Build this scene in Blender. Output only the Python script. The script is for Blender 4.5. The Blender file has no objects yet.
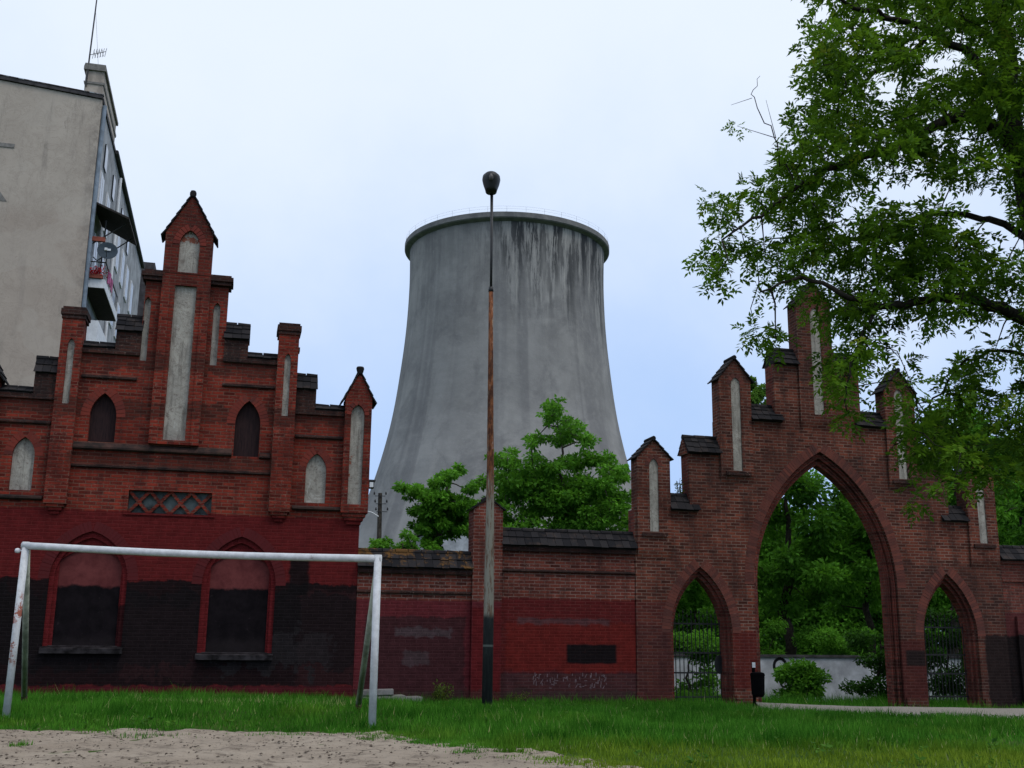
import bpy, bmesh, math, random
import numpy as np
from mathutils import Vector, Matrix
from mathutils.geometry import tessellate_polygon
R = math.radians
sc = bpy.context.scene
COL = sc.collection
rng = np.random.default_rng(11)
random.seed(5)

# ---------------------------------------------------------------- camera
F, PITCH, ROLL, EYE = 1100.0, R(13.0), R(0.64), 1.27
cam_d = bpy.data.cameras.new('camera')
cam_d.sensor_width = 36.0
cam_d.lens = 36.0 * F / 1024.0
cam_d.clip_start, cam_d.clip_end = 0.1, 9000
cam = bpy.data.objects.new('camera', cam_d)
COL.objects.link(cam)
cam.matrix_world = Matrix.Translation((0, 0, EYE)) @ Matrix.Rotation(R(90) + PITCH, 4, 'X') @ Matrix.Rotation(ROLL, 4, 'Z')
sc.camera = cam

def at(px, py, Y):
    """the survey: the world point at distance Y along the sight line of a measured picture point"""
    u, v = px - 512, py - 384
    x = u * math.cos(ROLL) + v * math.sin(ROLL)
    y = -u * math.sin(ROLL) + v * math.cos(ROLL)
    d = (x, F * math.cos(PITCH) + y * math.sin(PITCH), F * math.sin(PITCH) - y * math.cos(PITCH))
    t = Y / d[1]
    return Vector((d[0] * t, Y, EYE + d[2] * t))

# ---------------------------------------------------------------- small helpers
def S(t):
    t = np.clip(t, 0, 1)
    return t * t * (3 - 2 * t)

_lat = rng.random((64, 64))
def vnoise(x, y, s=1.0):
    x = np.asarray(x, float) / s; y = np.asarray(y, float) / s
    xi = np.floor(x).astype(int); yi = np.floor(y).astype(int)
    fx = S(x - xi); fy = S(y - yi)
    a = _lat[xi % 64, yi % 64]; b = _lat[(xi + 1) % 64, yi % 64]
    c = _lat[xi % 64, (yi + 1) % 64]; d = _lat[(xi + 1) % 64, (yi + 1) % 64]
    return (a * (1 - fx) + b * fx) * (1 - fy) + (c * (1 - fx) + d * fx) * fy

def gh(x, y):
    """height of the ground"""
    x = np.asarray(x, float); y = np.asarray(y, float)
    h = 0.10 * S((y - 17) / 2) * (1 - S((y - 20.5) / 5)) * (1 - S((x + 3) / 2.5))
    h = h - 0.15 * S((x + 6) / 5) * S((y - 21) / 5)
    h = h - 0.17 * S((x - 3) / 6) * S((y - 18) / 8)
    h = h - 0.40 * S((y - 30) / 8)
    h = h - 0.05 * S((y - 19.5) / 1.5) - 0.06 * S((y - 22) / 3)
    h = h + 0.05 * (vnoise(x + 90, y + 40, 3.1) - 0.5) * S((y - 6) / 4) * (1 - S((y - 60) / 30))
    return h

def tag(o, label=None, cat=None, group=None, kind=None):
    if label: o['label'] = label
    if cat: o['category'] = cat
    if group: o['group'] = group
    if kind: o['kind'] = kind
    return o

def empty(name, loc=(0, 0, 0), rz=0.0):
    o = bpy.data.objects.new(name, None)
    o.empty_display_size = 0.3
    COL.objects.link(o)
    o.location = loc; o.rotation_euler = (0, 0, rz)
    return o

class MB:
    def __init__(s): s.v = []; s.f = []
    def add(s, vs, fs):
        n = len(s.v); s.v += [tuple(p) for p in vs]; s.f += [tuple(i + n for i in f) for f in fs]; return s
    def box(s, x0, x1, y0, y1, z0, z1):
        return s.add([(x0,y0,z0),(x1,y0,z0),(x1,y1,z0),(x0,y1,z0),(x0,y0,z1),(x1,y0,z1),(x1,y1,z1),(x0,y1,z1)],
              [(0,3,2,1),(4,5,6,7),(0,1,5,4),(1,2,6,5),(2,3,7,6),(3,0,4,7)])
    def obox(s, c, ax, ay, az):
        """box from a centre and three half-axes"""
        c, ax, ay, az = Vector(c), Vector(ax), Vector(ay), Vector(az)
        vs = [c+i*ax+j*ay+k*az for k in (-1,1) for (i,j) in ((-1,-1),(1,-1),(1,1),(-1,1))]
        return s.add(vs, [(0,3,2,1),(4,5,6,7),(0,1,5,4),(1,2,6,5),(2,3,7,6),(3,0,4,7)])
    def plate(s, outer, holes, y0, y1):
        """a flat slab in the wall plane (x, z) with openings, from y0 to y1"""
        loops = [outer] + list(holes)
        tris = tessellate_polygon([[Vector((p[0], p[1], 0)) for p in l] for l in loops])
        pts = [p for l in loops for p in l]; n = len(pts)
        vs = [(p[0], y0, p[1]) for p in pts] + [(p[0], y1, p[1]) for p in pts]
        fs = [tuple(t) for t in tris] + [tuple(n + i for i in reversed(t)) for t in tris]
        k = 0
        for l in loops:
            m = len(l)
            for i in range(m):
                a, b = k + i, k + (i + 1) % m
                fs.append((a, b, n + b, n + a))
            k += m
        return s.add(vs, fs)
    def tube(s, pts, rad, seg=8, cap=True):
        pts = [Vector(p) for p in pts]
        if not hasattr(rad, '__len__'): rad = [rad] * len(pts)
        vs = []; fs = []; ref = None
        for i, p in enumerate(pts):
            d = (pts[min(i+1, len(pts)-1)] - pts[max(i-1, 0)]).normalized()
            if ref is None:
                ref = Vector((0, 0, 1)) if abs(d.z) < 0.9 else Vector((1, 0, 0))
            a = d.cross(ref).normalized(); b = d.cross(a).normalized(); ref = b.cross(d) * -1 if False else ref
            for k in range(seg):
                t = 2 * math.pi * k / seg
                vs.append(p + (a * math.cos(t) + b * math.sin(t)) * rad[i])
        for i in range(len(pts) - 1):
            for k in range(seg):
                k2 = (k + 1) % seg
                fs.append((i*seg+k, i*seg+k2, (i+1)*seg+k2, (i+1)*seg+k))
        if cap:
            fs.append(tuple(range(seg))); fs.append(tuple((len(pts)-1)*seg + k for k in reversed(range(seg))))
        return s.add(vs, fs)
    def lathe(s, prof, seg=32, c=(0,0,0), sx=1, sy=1):
        vs = []; fs = []
        for (r, z) in prof:
            for k in range(seg):
                t = 2*math.pi*k/seg
                vs.append((c[0]+r*math.cos(t)*sx, c[1]+r*math.sin(t)*sy, c[2]+z))
        for i in range(len(prof)-1):
            for k in range(seg):
                k2 = (k+1) % seg
                fs.append((i*seg+k, i*seg+k2, (i+1)*seg+k2, (i+1)*seg+k))
        return s.add(vs, fs)
    def build(s, name, mat, parent=None, smooth=False, recalc=True):
        me = bpy.data.meshes.new(name)
        me.from_pydata(s.v, [], s.f)
        if recalc:
            bm = bmesh.new(); bm.from_mesh(me)
            bmesh.ops.recalc_face_normals(bm, faces=bm.faces)
            bm.to_mesh(me); bm.free()
        if smooth:
            me.polygons.foreach_set('use_smooth', [True] * len(me.polygons))
        me.materials.append(mat)
        o = bpy.data.objects.new(name, me); COL.objects.link(o)
        if parent: o.parent = parent
        return o

def np_mesh(name, V, nper, mat, parent=None, rnd=None, smooth=False):
    """many separate polygons of nper corners, V is (n*nper, 3)"""
    n = len(V) // nper
    me = bpy.data.meshes.new(name)
    me.vertices.add(len(V)); me.vertices.foreach_set('co', np.ascontiguousarray(V, np.float32).ravel())
    me.loops.add(len(V)); me.loops.foreach_set('vertex_index', np.arange(len(V), dtype=np.int32))
    me.polygons.add(n)
    me.polygons.foreach_set('loop_start', np.arange(n, dtype=np.int32) * nper)
    try: me.polygons.foreach_set('loop_total', np.full(n, nper, np.int32))
    except Exception: pass
    me.update(calc_edges=True)
    if rnd is not None:
        a = me.attributes.new('tone', 'FLOAT', 'FACE'); a.data.foreach_set('value', np.asarray(rnd, np.float32))
    if smooth: me.polygons.foreach_set('use_smooth', [True] * n)
    me.materials.append(mat)
    o = bpy.data.objects.new(name, me); COL.objects.link(o)
    if parent: o.parent = parent
    return o

# ---------------------------------------------------------------- materials
class NT:
    def __init__(s, name):
        s.m = bpy.data.materials.new(name); s.m.use_nodes = True
        s.t = s.m.node_tree; s.n = s.t.nodes; s.l = s.t.links
        s.b = s.n['Principled BSDF']; s.out = s.n['Material Output']
        s.b.inputs['Roughness'].default_value = 0.9
        s.b.inputs['Specular IOR Level'].default_value = 0.25
        tc = s.n.new('ShaderNodeTexCoord'); s.obj = tc.outputs['Object']
    def put(s, sock, v):
        if isinstance(v, bpy.types.NodeSocket): s.l.new(v, sock)
        elif isinstance(v, (tuple, list)) and sock.type == 'RGBA': sock.default_value = (*v[:3], 1)
        else: sock.default_value = v
    def math(s, op, a, b=0.0, c=0.0, clamp=False):
        n = s.n.new('ShaderNodeMath'); n.operation = op; n.use_clamp = clamp
        s.put(n.inputs[0], a); s.put(n.inputs[1], b)
        if op in ('MULTIPLY_ADD',): s.put(n.inputs[2], c)
        return n.outputs[0]
    def mix(s, f, a, b, mode='MIX'):
        n = s.n.new('ShaderNodeMix'); n.data_type = 'RGBA'; n.blend_type = mode
        s.put(n.inputs[0], f); s.put(n.inputs[6], a); s.put(n.inputs[7], b)
        return n.outputs[2]
    def range(s, v, a, b, c=0.0, d=1.0, smooth=True):
        n = s.n.new('ShaderNodeMapRange'); n.interpolation_type = 'SMOOTHSTEP' if smooth else 'LINEAR'
        s.put(n.inputs[0], v); n.inputs[1].default_value = a; n.inputs[2].default_value = b
        n.inputs[3].default_value = c; n.inputs[4].default_value = d
        return n.outputs[0]
    def noise(s, scale, detail=4.0, rough=0.6, vec=None, dist=0.0):
        n = s.n.new('ShaderNodeTexNoise'); n.inputs['Scale'].default_value = scale
        n.inputs['Detail'].default_value = detail; n.inputs['Roughness'].default_value = rough
        n.inputs['Distortion'].default_value = dist
        s.l.new(vec or s.obj, n.inputs['Vector']); return n.outputs['Fac']
    def sep(s, vec=None):
        n = s.n.new('ShaderNodeSeparateXYZ'); s.l.new(vec or s.obj, n.inputs[0]); return n.outputs
    def comb(s, x, y, z):
        n = s.n.new('ShaderNodeCombineXYZ'); s.put(n.inputs[0], x); s.put(n.inputs[1], y); s.put(n.inputs[2], z); return n.outputs[0]
    def scale(s, vec, sx, sy, sz):
        n = s.n.new('ShaderNodeMapping'); n.inputs['Scale'].default_value = (sx, sy, sz); s.l.new(vec, n.inputs['Vector']); return n.outputs[0]
    def bump(s, h, strength=0.4, dist=0.02):
        n = s.n.new('ShaderNodeBump'); n.inputs['Strength'].default_value = strength; n.inputs['Distance'].default_value = dist
        s.l.new(h, n.inputs['Height']); s.l.new(n.outputs[0], s.b.inputs['Normal']); return n
    def color(s, c): s.put(s.b.inputs['Base Color'], c)

def flat(name, c, rough=0.8, var=0.25, scale=6.0, spec=0.25, metal=0.0, bump=0.0):
    t = NT(name)
    f = t.noise(scale, 6, 0.65)
    a = tuple(x * (1 - var) for x in c); b = tuple(min(1, x * (1 + var)) for x in c)
    t.color(t.mix(t.range(f, 0.3, 0.7), a, b))
    t.b.inputs['Roughness'].default_value = rough; t.b.inputs['Specular IOR Level'].default_value = spec
    t.b.inputs['Metallic'].default_value = metal
    if bump: t.bump(t.noise(scale * 6, 5, 0.7), bump, 0.01)
    return t.m

def brick(name, c1, c2, mortar, zones=(), soot=0.5, sootc=(0.022, 0.018, 0.018), pale=0.35, mort_sz=0.012):
    """brick courses with weather stains; zones are bands and patches of old paint: (colour, x0, x1, z0, z1, edge wobble, cover)"""
    t = NT(name)
    x, y, z = t.sep()
    vec = t.comb(t.math('ADD', x, y), z, 0.0)
    wob = t.noise(2.2, 3, 0.5)
    vv = t.n.new('ShaderNodeVectorMath'); vv.operation = 'ADD'
    t.l.new(vec, vv.inputs[0]); t.l.new(t.comb(0.0, t.math('MULTIPLY', t.math('SUBTRACT', wob, 0.5), 0.012), 0.0), vv.inputs[1])
    b = t.n.new('ShaderNodeTexBrick'); t.l.new(vv.outputs[0], b.inputs['Vector'])
    b.inputs['Scale'].default_value = 1.0; b.inputs['Brick Width'].default_value = 0.265; b.inputs['Row Height'].default_value = 0.081
    b.inputs['Mortar Size'].default_value = mort_sz; b.inputs['Mortar Smooth'].default_value = 0.35; b.inputs['Bias'].default_value = 0.0
    b.inputs['Color1'].default_value = (*c1, 1); b.inputs['Color2'].default_value = (*c2, 1); b.inputs['Mortar'].default_value = (*mortar, 1)
    fac = b.outputs['Fac']
    c = b.outputs['Color']
    # odd burnt or pale bricks, through a second pattern of the same module
    b2 = t.n.new('ShaderNodeTexBrick'); t.l.new(vv.outputs[0], b2.inputs['Vector'])
    for k, v in (('Scale', 1.0), ('Brick Width', 0.265), ('Row Height', 0.081), ('Mortar Size', mort_sz), ('Mortar Smooth', 0.35), ('Bias', -0.15)):
        b2.inputs[k].default_value = v
    b2.inputs['Color1'].default_value = (0, 0, 0, 1); b2.inputs['Color2'].default_value = (1, 1, 1, 1); b2.inputs['Mortar'].default_value = (0.3, 0.3, 0.3, 1)
    b2.squash = 1.0; b2.offset = 0.5
    odd = t.range(b2.outputs['Color'], 0.45, 0.85)
    t.b.inputs['Specular IOR Level'].default_value = 0.08
    n1 = t.noise(0.75, 6, 0.7)
    n2 = t.noise(5.0, 5, 0.7)
    c = t.mix(t.math('MULTIPLY', odd, t.range(n2, 0.35, 0.6, 0.1, 0.9)), c, tuple(k * 0.22 + 0.003 for k in c1))
    lt = t.noise(8.0, 5, 0.7, t.scale(t.obj, 1, 1, 2.2))
    c = t.mix(t.range(lt, 0.56, 0.72, 0, 0.55), c, tuple(min(1, k * 1.55 + 0.02) for k in c1))
    # efflorescence and pale repointing
    pn = t.noise(3.3, 8, 0.75, t.scale(t.obj, 1, 1, 1.6))
    c = t.mix(t.math('MULTIPLY', t.range(pn, 0.60, 0.78), pale), c, (0.42, 0.36, 0.31))
    fk = t.noise(15.0, 4, 0.7, t.scale(t.obj, 1, 1, 1.5)); fk2 = t.noise(1.1, 4, 0.6)
    c = t.mix(t.math('MULTIPLY', t.range(fk, 0.58, 0.70, 0, 0.65), t.range(fk2, 0.35, 0.65, 0.25, 1.0)), c, (0.46, 0.30, 0.235))
    c = t.mix(t.range(fk, 0.44, 0.32, 0, 0.6), c, tuple(k * 0.25 for k in c2))
    # soot and damp, drawn down the wall
    sn = t.noise(1.5, 7, 0.72, t.scale(t.obj, 1.6, 1.6, 0.45))
    c = t.mix(t.math('MULTIPLY', t.range(sn, 0.44, 0.66), soot), c, sootc)
    c = t.mix(t.range(n1, 0.3, 0.7, 0.0, 0.6), c, tuple(k * 0.45 for k in c2))
    hgt = t.math('SUBTRACT', 1.0, fac)
    en = t.math('SUBTRACT', t.noise(2.6, 5, 0.65), 0.5)
    wear = t.noise(7.0, 7, 0.75, t.scale(t.obj, 1, 1, 2.6))
    for (pc, x0, x1, z0, z1, amp, cover) in zones:
        zz = t.math('MULTIPLY_ADD', en, amp, z); xx = t.math('MULTIPLY_ADD', en, amp * 0.6, x)
        m = t.math('MULTIPLY', t.range(zz, z0 - 0.03, z0 + 0.03), t.range(zz, z1 - 0.03, z1 + 0.03, 1.0, 0.0))
        m = t.math('MULTIPLY', m, t.math('MULTIPLY', t.range(xx, x0 - 0.04, x0 + 0.04), t.range(xx, x1 - 0.04, x1 + 0.04, 1.0, 0.0)))
        worn = t.range(wear, 0.56, 0.80, cover, cover * 0.55)
        lit = tuple(min(1, k * 1.6 + 0.006) for k in pc)  # mortar lines mixed lighter, as painted highlights along the courses
        pcol = t.mix(t.math('MULTIPLY', fac, 0.40), t.mix(t.range(n2, 0.3, 0.7), tuple(k * 0.72 for k in pc), tuple(k * 1.25 for k in pc)), lit)
        c = t.mix(t.math('MULTIPLY', m, worn), c, pcol)
    t.color(c)
    t.bump(t.math('ADD', hgt, t.math('MULTIPLY', n2, 0.7)), 0.85, 0.02)
    return t.m

MAROON = (0.100, 0.0105, 0.0115); BLACKP = (0.0068, 0.0052, 0.0060)
M = {}
BIG = 99.0
M['facade'] = brick('facade brick', (0.310, 0.043, 0.025), (0.150, 0.023, 0.017), (0.20, 0.095, 0.068),
    [(MAROON, -BIG, BIG, -1, 4.02, 0.16, 0.94), (BLACKP, -BIG, BIG, 0.13, 2.46, 0.42, 0.95), ((0.030, 0.011, 0.012), -1.35, BIG, 0.13, 2.30, 0.9, 0.75), ((0.030, 0.012, 0.013), -5.25, -3.7, 0.3, 1.9, 1.2, 0.55), ((0.007, 0.006, 0.007), -BIG, BIG, 0.5, 2.2, 1.8, 0.7), ((0.030, 0.026, 0.028), -3.1, -.6, 0.5, 1.3, 2.4, 0.35), (BLACKP, -1.66, -1.20, 2.2, 3.06, 0.35, 0.95), ((0.03, 0.017, 0.014), -BIG, BIG, 6.20, 6.62, 0.7, 0.55), ((0.03, 0.017, 0.014), -6.8, -2.2, 7.35, 7.80, 0.7, 0.55),
     ((0.028, 0.016, 0.014), -BIG, BIG, 9.1, 12.5, 1.6, 0.38), ((0.03, 0.018, 0.014), -6.8, -2.2, 5.02, 5.36, 0.6, 0.5),
    
     ((0.066, 0.011, 0.014), -BIG, BIG, -1, 0.13, 0.10, 0.85)], soot=0.50)
M['facade_frame'] = brick('window surround', (0.30, 0.05, 0.03), (0.2, 0.03, 0.022), (0.16, 0.06, 0.05),
    [((0.115, 0.012, 0.014), -BIG, BIG, -1, 4.6, 0.1, 0.96), (BLACKP, -5.62, -5.2, 0, 1.9, 0.5, 0.75)], soot=0.3)
M['facade_dark'] = brick('sooty cornice brick', (0.085, 0.032, 0.024), (0.045, 0.022, 0.02), (0.07, 0.05, 0.045), soot=0.95, pale=0.3)
M['garden'] = brick('garden wall brick', (0.27, 0.066, 0.042), (0.15, 0.038, 0.029), (0.30, 0.19, 0.16),
    [((0.105, 0.017, 0.022), -BIG, 3.47, -1, 2.14, 0.06, 0.95), (MAROON, 2.74, 3.47, -1, 1.98, 0.06, 0.95),
     ((0.038, 0.015, 0.017), 0.16, 2.6, -1, 1.72, 0.45, 0.85), ((0.085, 0.07, 0.075), 0.9, 2.3, 1.28, 1.50, 0.5, 0.5),
     ((0.075, 0.07, 0.075), 1.1, 1.75, 0.62, 0.95, 0.6, 0.35),
     (MAROON, 3.47, BIG, 0.42, 2.23, 0.12, 0.88), ((0.14, 0.015, 0.011), 3.62, 7.02, 0.50, 1.66, 0.45, 0.68), ((0.07, 0.055, 0.06), 3.9, 6.3, 1.60, 1.74, 0.3, 0.5),
     ((0.048, 0.018, 0.021), 3.47, BIG, -1, 0.45, 0.22, 0.85), ((0.045, 0.030, 0.026), -BIG, BIG, -1, 0.02, 0.5, 0.55), ((0.006, 0.006, 0.007), 5.17, 6.47, 0.67, 1.13, 0.10, 0.97)], soot=0.55)
M['gate'] = brick('gateway brick', (0.262, 0.070, 0.041), (0.098, 0.031, 0.024), (0.26, 0.170, 0.135),
    [((0.085, 0.017, 0.018), -BIG, 8.0, -1, 2.22, 0.12, 0.5), ((0.085, 0.010, 0.010), 9.62, 10.42, 0.05, 1.50, 0.35, 0.75),
     ((0.095, 0.011, 0.011), 14.4, 15.25, -0.2, 1.32, 0.3, 0.7), ((0.007, 0.006, 0.007), 14.62, 15.22, 0.66, 1.06, 0.03, 1.0),
     ((0.0065, 0.006, 0.007), 17.08, 17.90, -0.5, 1.48, 0.3, 0.97), ((0.035, 0.020, 0.018), 13.9, BIG, -1, 3.4, 1.2, 0.45), ((0.035, 0.020, 0.018), -BIG, BIG, 8.2, 12, 1.5, 0.4), ((0.035, 0.021, 0.019), 7.9, 17, 5.0, 6.2, 1.3, 0.35), ((0.045, 0.018, 0.018), -BIG, 8.0, -1, 1.62, 0.4, 0.4)], soot=0.62, pale=0.35)  # lower right zone: shade of the near tree painted in, with slight soot
M['wing'] = brick('end wall brick', (0.23, 0.06, 0.042), (0.14, 0.042, 0.034), (0.19, 0.12, 0.10),
    [((0.08, 0.02, 0.022), -BIG, BIG, -1, 2.1, 0.06, 0.8), ((0.007, 0.0065, 0.007), 17.8, 30, -.6, 1.5, 0.3, 0.95)], soot=0.6)
M['moulding'] = brick('arch moulding brick', (0.22, 0.052, 0.038), (0.15, 0.040, 0.032), (0.15, 0.08, 0.065), soot=0.6, pale=0.35)

t = NT('arch brick'); g = t.n.new('ShaderNodeNewGeometry')
t.color(t.mix(t.math('MULTIPLY', t.range(t.noise(3, 6, .7), .5, .75), .6), t.mix(g.outputs['Random Per Island'], (0.20, 0.034, 0.022), (0.11, 0.022, 0.017)), (0.03, 0.03, 0.028)))
M['voussoir'] = t.m
t = NT('red painted arch brick'); g = t.n.new('ShaderNodeNewGeometry')
t.color(t.mix(g.outputs['Random Per Island'], (0.095, 0.0105, 0.0125), (0.080, 0.0095, 0.011)))
M['voussoir_red'] = t.m
t = NT('gateway arch brick'); g = t.n.new('ShaderNodeNewGeometry')
t.color(t.mix(t.math('MULTIPLY', t.range(t.noise(3, 6, .7), .5, .75), .6), t.mix(g.outputs['Random Per Island'], (0.165, 0.048, 0.034), (0.085, 0.030, 0.025)), (0.03, 0.03, 0.028)))
M['voussoir_gate'] = t.m

def plaster(name, bare):
    t = NT(name)
    n = t.noise(2.5, 8, 0.72); n3 = t.noise(9, 7, 0.7)
    c = t.mix(t.range(n, 0.3, 0.7), (0.28, 0.26, 0.23), (0.43, 0.40, 0.35))
    st = t.noise(2.0, 6, 0.7, t.scale(t.obj, 5, 5, 0.5))
    c = t.mix(t.range(st, 0.46, 0.70, 0, 0.75), c, (0.13, 0.115, 0.10))
    c = t.mix(t.range(n3, 0.56, 0.66, 0, 0.8), c, (0.17, 0.135, 0.115))
    n4 = t.noise(2.1, 8, 0.8, None, 0.8); c = t.mix(t.range(t.math('ABSOLUTE', t.math('SUBTRACT', n4, 0.47)), 0.0, 0.016, 0.75, 0.0), c, (0.09, 0.07, 0.06)); c = t.mix(t.range(n4, 0.60, 0.63, 0, 0.55), c, (0.52, 0.50, 0.46))
    if bare:
        c = t.mix(t.range(t.noise(1.9, 7, 0.7), 0.58, 0.61), c, (0.24, 0.08, 0.05))
    t.color(c); t.bump(t.math('ADD', n3, n), 0.5, 0.02)
    return t.m
M['plaster'] = plaster('old niche plaster', False)
M['plaster_bare'] = plaster('flaking niche plaster', True)

def tile(name, moss):
    t = NT(name); g = t.n.new('ShaderNodeNewGeometry')
    n = t.noise(4, 6, 0.7)
    c = t.mix(g.outputs['Random Per Island'], (0.012, 0.012, 0.014), (0.032, 0.029, 0.030))
    c = t.mix(t.range(n, 0.52, 0.75, 0, 0.6), c, (0.070, 0.048, 0.038))
    if moss:
        c = t.mix(t.range(t.noise(2.6, 7, 0.75), 0.52, 0.60, 0, moss), c, (0.135, 0.068, 0.022))
    t.color(c); t.b.inputs['Roughness'].default_value = 0.9; t.b.inputs['Specular IOR Level'].default_value = 0.06; t.bump(t.noise(40, 4), 0.3, 0.01)
    return t.m
M['tile'] = tile('dark roof tile', 0.0)
M['tile_moss'] = tile('mossy roof tile', 0.85)
t = NT('weathered ledge'); n = t.noise(3.2, 8, 0.75); n2 = t.noise(1.4, 5, 0.7)
c = t.mix(t.range(n, 0.35, 0.7), (0.016, 0.012, 0.011), (0.070, 0.034, 0.027))
c = t.mix(t.range(n2, 0.62, 0.76, 0, 0.7), c, (0.085, 0.085, 0.018)); t.color(c); t.bump(n, 0.5, 0.02); M['ledge'] = t.m
M['sill'] = flat('grey sill', (0.026, 0.023, 0.025), 0.95, 0.7, 5, 0.03, bump=0.5)
t = NT('dark boarded window'); n = t.noise(5, 6, 0.7, t.scale(t.obj, 6, 6, 0.6))
t.color(t.mix(t.range(n, 0.3, 0.7), (0.020, 0.014, 0.016), (0.042, 0.024, 0.024))); t.b.inputs['Specular IOR Level'].default_value = 0.05; M['board'] = t.m
t = NT('painted render panel'); x, y, z = t.sep(); en = t.math('SUBTRACT', t.noise(3.0, 5, 0.65), 0.5)
zz = t.math('MULTIPLY_ADD', en, 0.25, z)
n = t.noise(3.5, 7, 0.7); sc_ = t.noise(9, 6, 0.75)
c = t.mix(t.range(n, 0.3, 0.7), (0.095, 0.024, 0.025), (0.155, 0.043, 0.042))
bk = t.mix(t.range(sc_, 0.6, 0.72, 0, 0.35), t.mix(t.range(n, 0.3, 0.7), (0.006, 0.005, 0.006), (0.013, 0.010, 0.012)), (0.06, 0.045, 0.05))
c = t.mix(t.range(zz, 2.28, 2.36), bk, c)
c = t.mix(t.range(zz, 1.0, 1.28, 0.25, 0.0), c, (0.040, 0.032, 0.032))
t.b.inputs['Specular IOR Level'].default_value = 0.03; t.color(c); M['panel'] = t.m

# cooling tower concrete
t = NT('weathered concrete'); x, y, z = t.sep()
ang = t.math('ARCTAN2', y, x)
polar = t.comb(t.math('MULTIPLY', ang, 16.0), z, 0.0)
n = t.noise(0.12, 6, 0.65, polar); n2 = t.noise(0.9, 6, 0.7, polar)
c = t.mix(t.range(n, 0.3, 0.72), (0.200, 0.195, 0.190), (0.285, 0.278, 0.270))
lift = t.noise(0.5, 3, 0.6, t.scale(polar, 0.02, 1.0, 1.0))
c = t.mix(t.range(lift, 0.4, 0.65, 0, 0.16), c, (0.175, 0.172, 0.172))
facet_shade = t.noise(0.20, 4, 0.6, t.scale(polar, 1.0, 0.02, 1.0), 0.4)
c = t.mix(t.range(facet_shade, 0.50, 0.62, 0, 0.55), c, (0.130, 0.128, 0.132))  # upright dark bands painted in as shadow lines of the facets
blot = t.noise(0.10, 6, 0.7, t.scale(polar, 1.0, 0.6, 1.0))
c = t.mix(t.range(blot, 0.50, 0.70, 0, 0.5), c, (0.34, 0.33, 0.312))
blot2 = t.noise(0.16, 7, 0.72, t.scale(polar, 1.0, 0.8, 1.0), 0.6)
c = t.mix(t.range(blot2, 0.47, 0.64, 0, 0.45), c, (0.120, 0.118, 0.122))
c = t.mix(t.range(n2, 0.5, 0.75, 0, 0.3), c, (0.32, 0.31, 0.295))
# dark and pale drips under the rim, on the weather side
drip = t.noise(0.75, 6, 0.75, t.scale(polar, 1.0, 0.09, 1.0))
dlen = t.noise(0.35, 3, 0.6, t.scale(polar, 1.0, 0.10, 1.0))
zf = t.range(t.math('MULTIPLY_ADD', t.math('SUBTRACT', dlen, 0.5), 34.0, z), 47.0, 62.0)
side = t.range(ang, -1.95, -1.35); side = t.math('MULTIPLY_ADD', side, 0.88, 0.12)
dm = t.math('MULTIPLY', t.math('MULTIPLY', t.range(drip, 0.455, 0.535), zf), side)
pale_d = t.math('MULTIPLY', t.math('MULTIPLY', t.range(drip, 0.46, 0.34), t.range(z, 40, 54)), side)
c = t.mix(t.math('MULTIPLY', pale_d, 0.55), c, (0.40, 0.385, 0.355))
c = t.mix(t.math('MULTIPLY', dm, 0.97), c, (0.024, 0.026, 0.030))
t.color(c); t.bump(t.math('ADD', n2, t.math('MULTIPLY', lift, 0.3)), 0.3, 0.2); M['concrete'] = t.m
t = NT('rim concrete'); n = t.noise(0.8, 6, 0.7)
t.color(t.mix(t.range(n, 0.3, 0.7), (0.11, 0.11, 0.113), (0.19, 0.186, 0.184))); M['rim'] = t.m

# stucco of the tall house
t = NT('old stucco'); n = t.noise(0.5, 7, 0.7); n2 = t.noise(3.0, 7, 0.75)
st = t.noise(0.9, 6, 0.7, t.scale(t.obj, 2.2, 2.2, 0.35))
c = t.mix(t.range(n, 0.3, 0.7), (0.385, 0.330, 0.280), (0.475, 0.412, 0.352))
x, y, z = t.sep()
c = t.mix(t.range(t.math('MULTIPLY_ADD', n, 1.6, z), 17.2, 18.2, 0.35, 0.0), c, (0.335, 0.262, 0.215))
c = t.mix(t.math('MULTIPLY', t.range(t.noise(0.8, 7, 0.8, t.scale(t.obj, 2.6, 1, 0.8)), 0.60, 0.68), t.range(z, 16.5, 20, 0.0, 0.75)), c, (0.13, 0.11, 0.095))
c = t.mix(t.math('MULTIPLY', t.range(x, -0.55, 0.0), t.range(t.noise(2.2, 6, .75), .42, .6, 0, .6)), c, (0.20, 0.175, 0.155))
c = t.mix(t.math('MULTIPLY', t.range(st, 0.50, 0.72), t.range(z, 15, 21, 0.35, 0.85)), c, (0.21, 0.185, 0.165))
crk = t.noise(1.1, 8, 0.8, None, 1.5)
c = t.mix(t.range(t.math('ABSOLUTE', t.math('SUBTRACT', crk, 0.5)), 0.0, 0.012, 0.5, 0.0), c, (0.15, 0.12, 0.10))
pat = t.noise(0.35, 2, 0.4, t.scale(t.obj, 1, 1, 1.4))
c = t.mix(t.range(pat, 0.55, 0.57, 0, 0.3), c, (0.46, 0.405, 0.35))
c = t.mix(t.range(n2, 0.62, 0.70, 0, 0.6), c, (0.22, 0.185, 0.16)); t.color(c); t.bump(n2, 0.4, 0.02); M['stucco'] = t.m
M['stucco_pale'] = flat('pale blue grey render', (0.27, 0.28, 0.295), 0.9, 0.35, 1.2)
M['white'] = flat('white painted metal', (0.62, 0.63, 0.65), 0.5, 0.12, 5, 0.4)
t = NT('flaking flashing'); n = t.noise(4.0, 7, 0.75)
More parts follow.
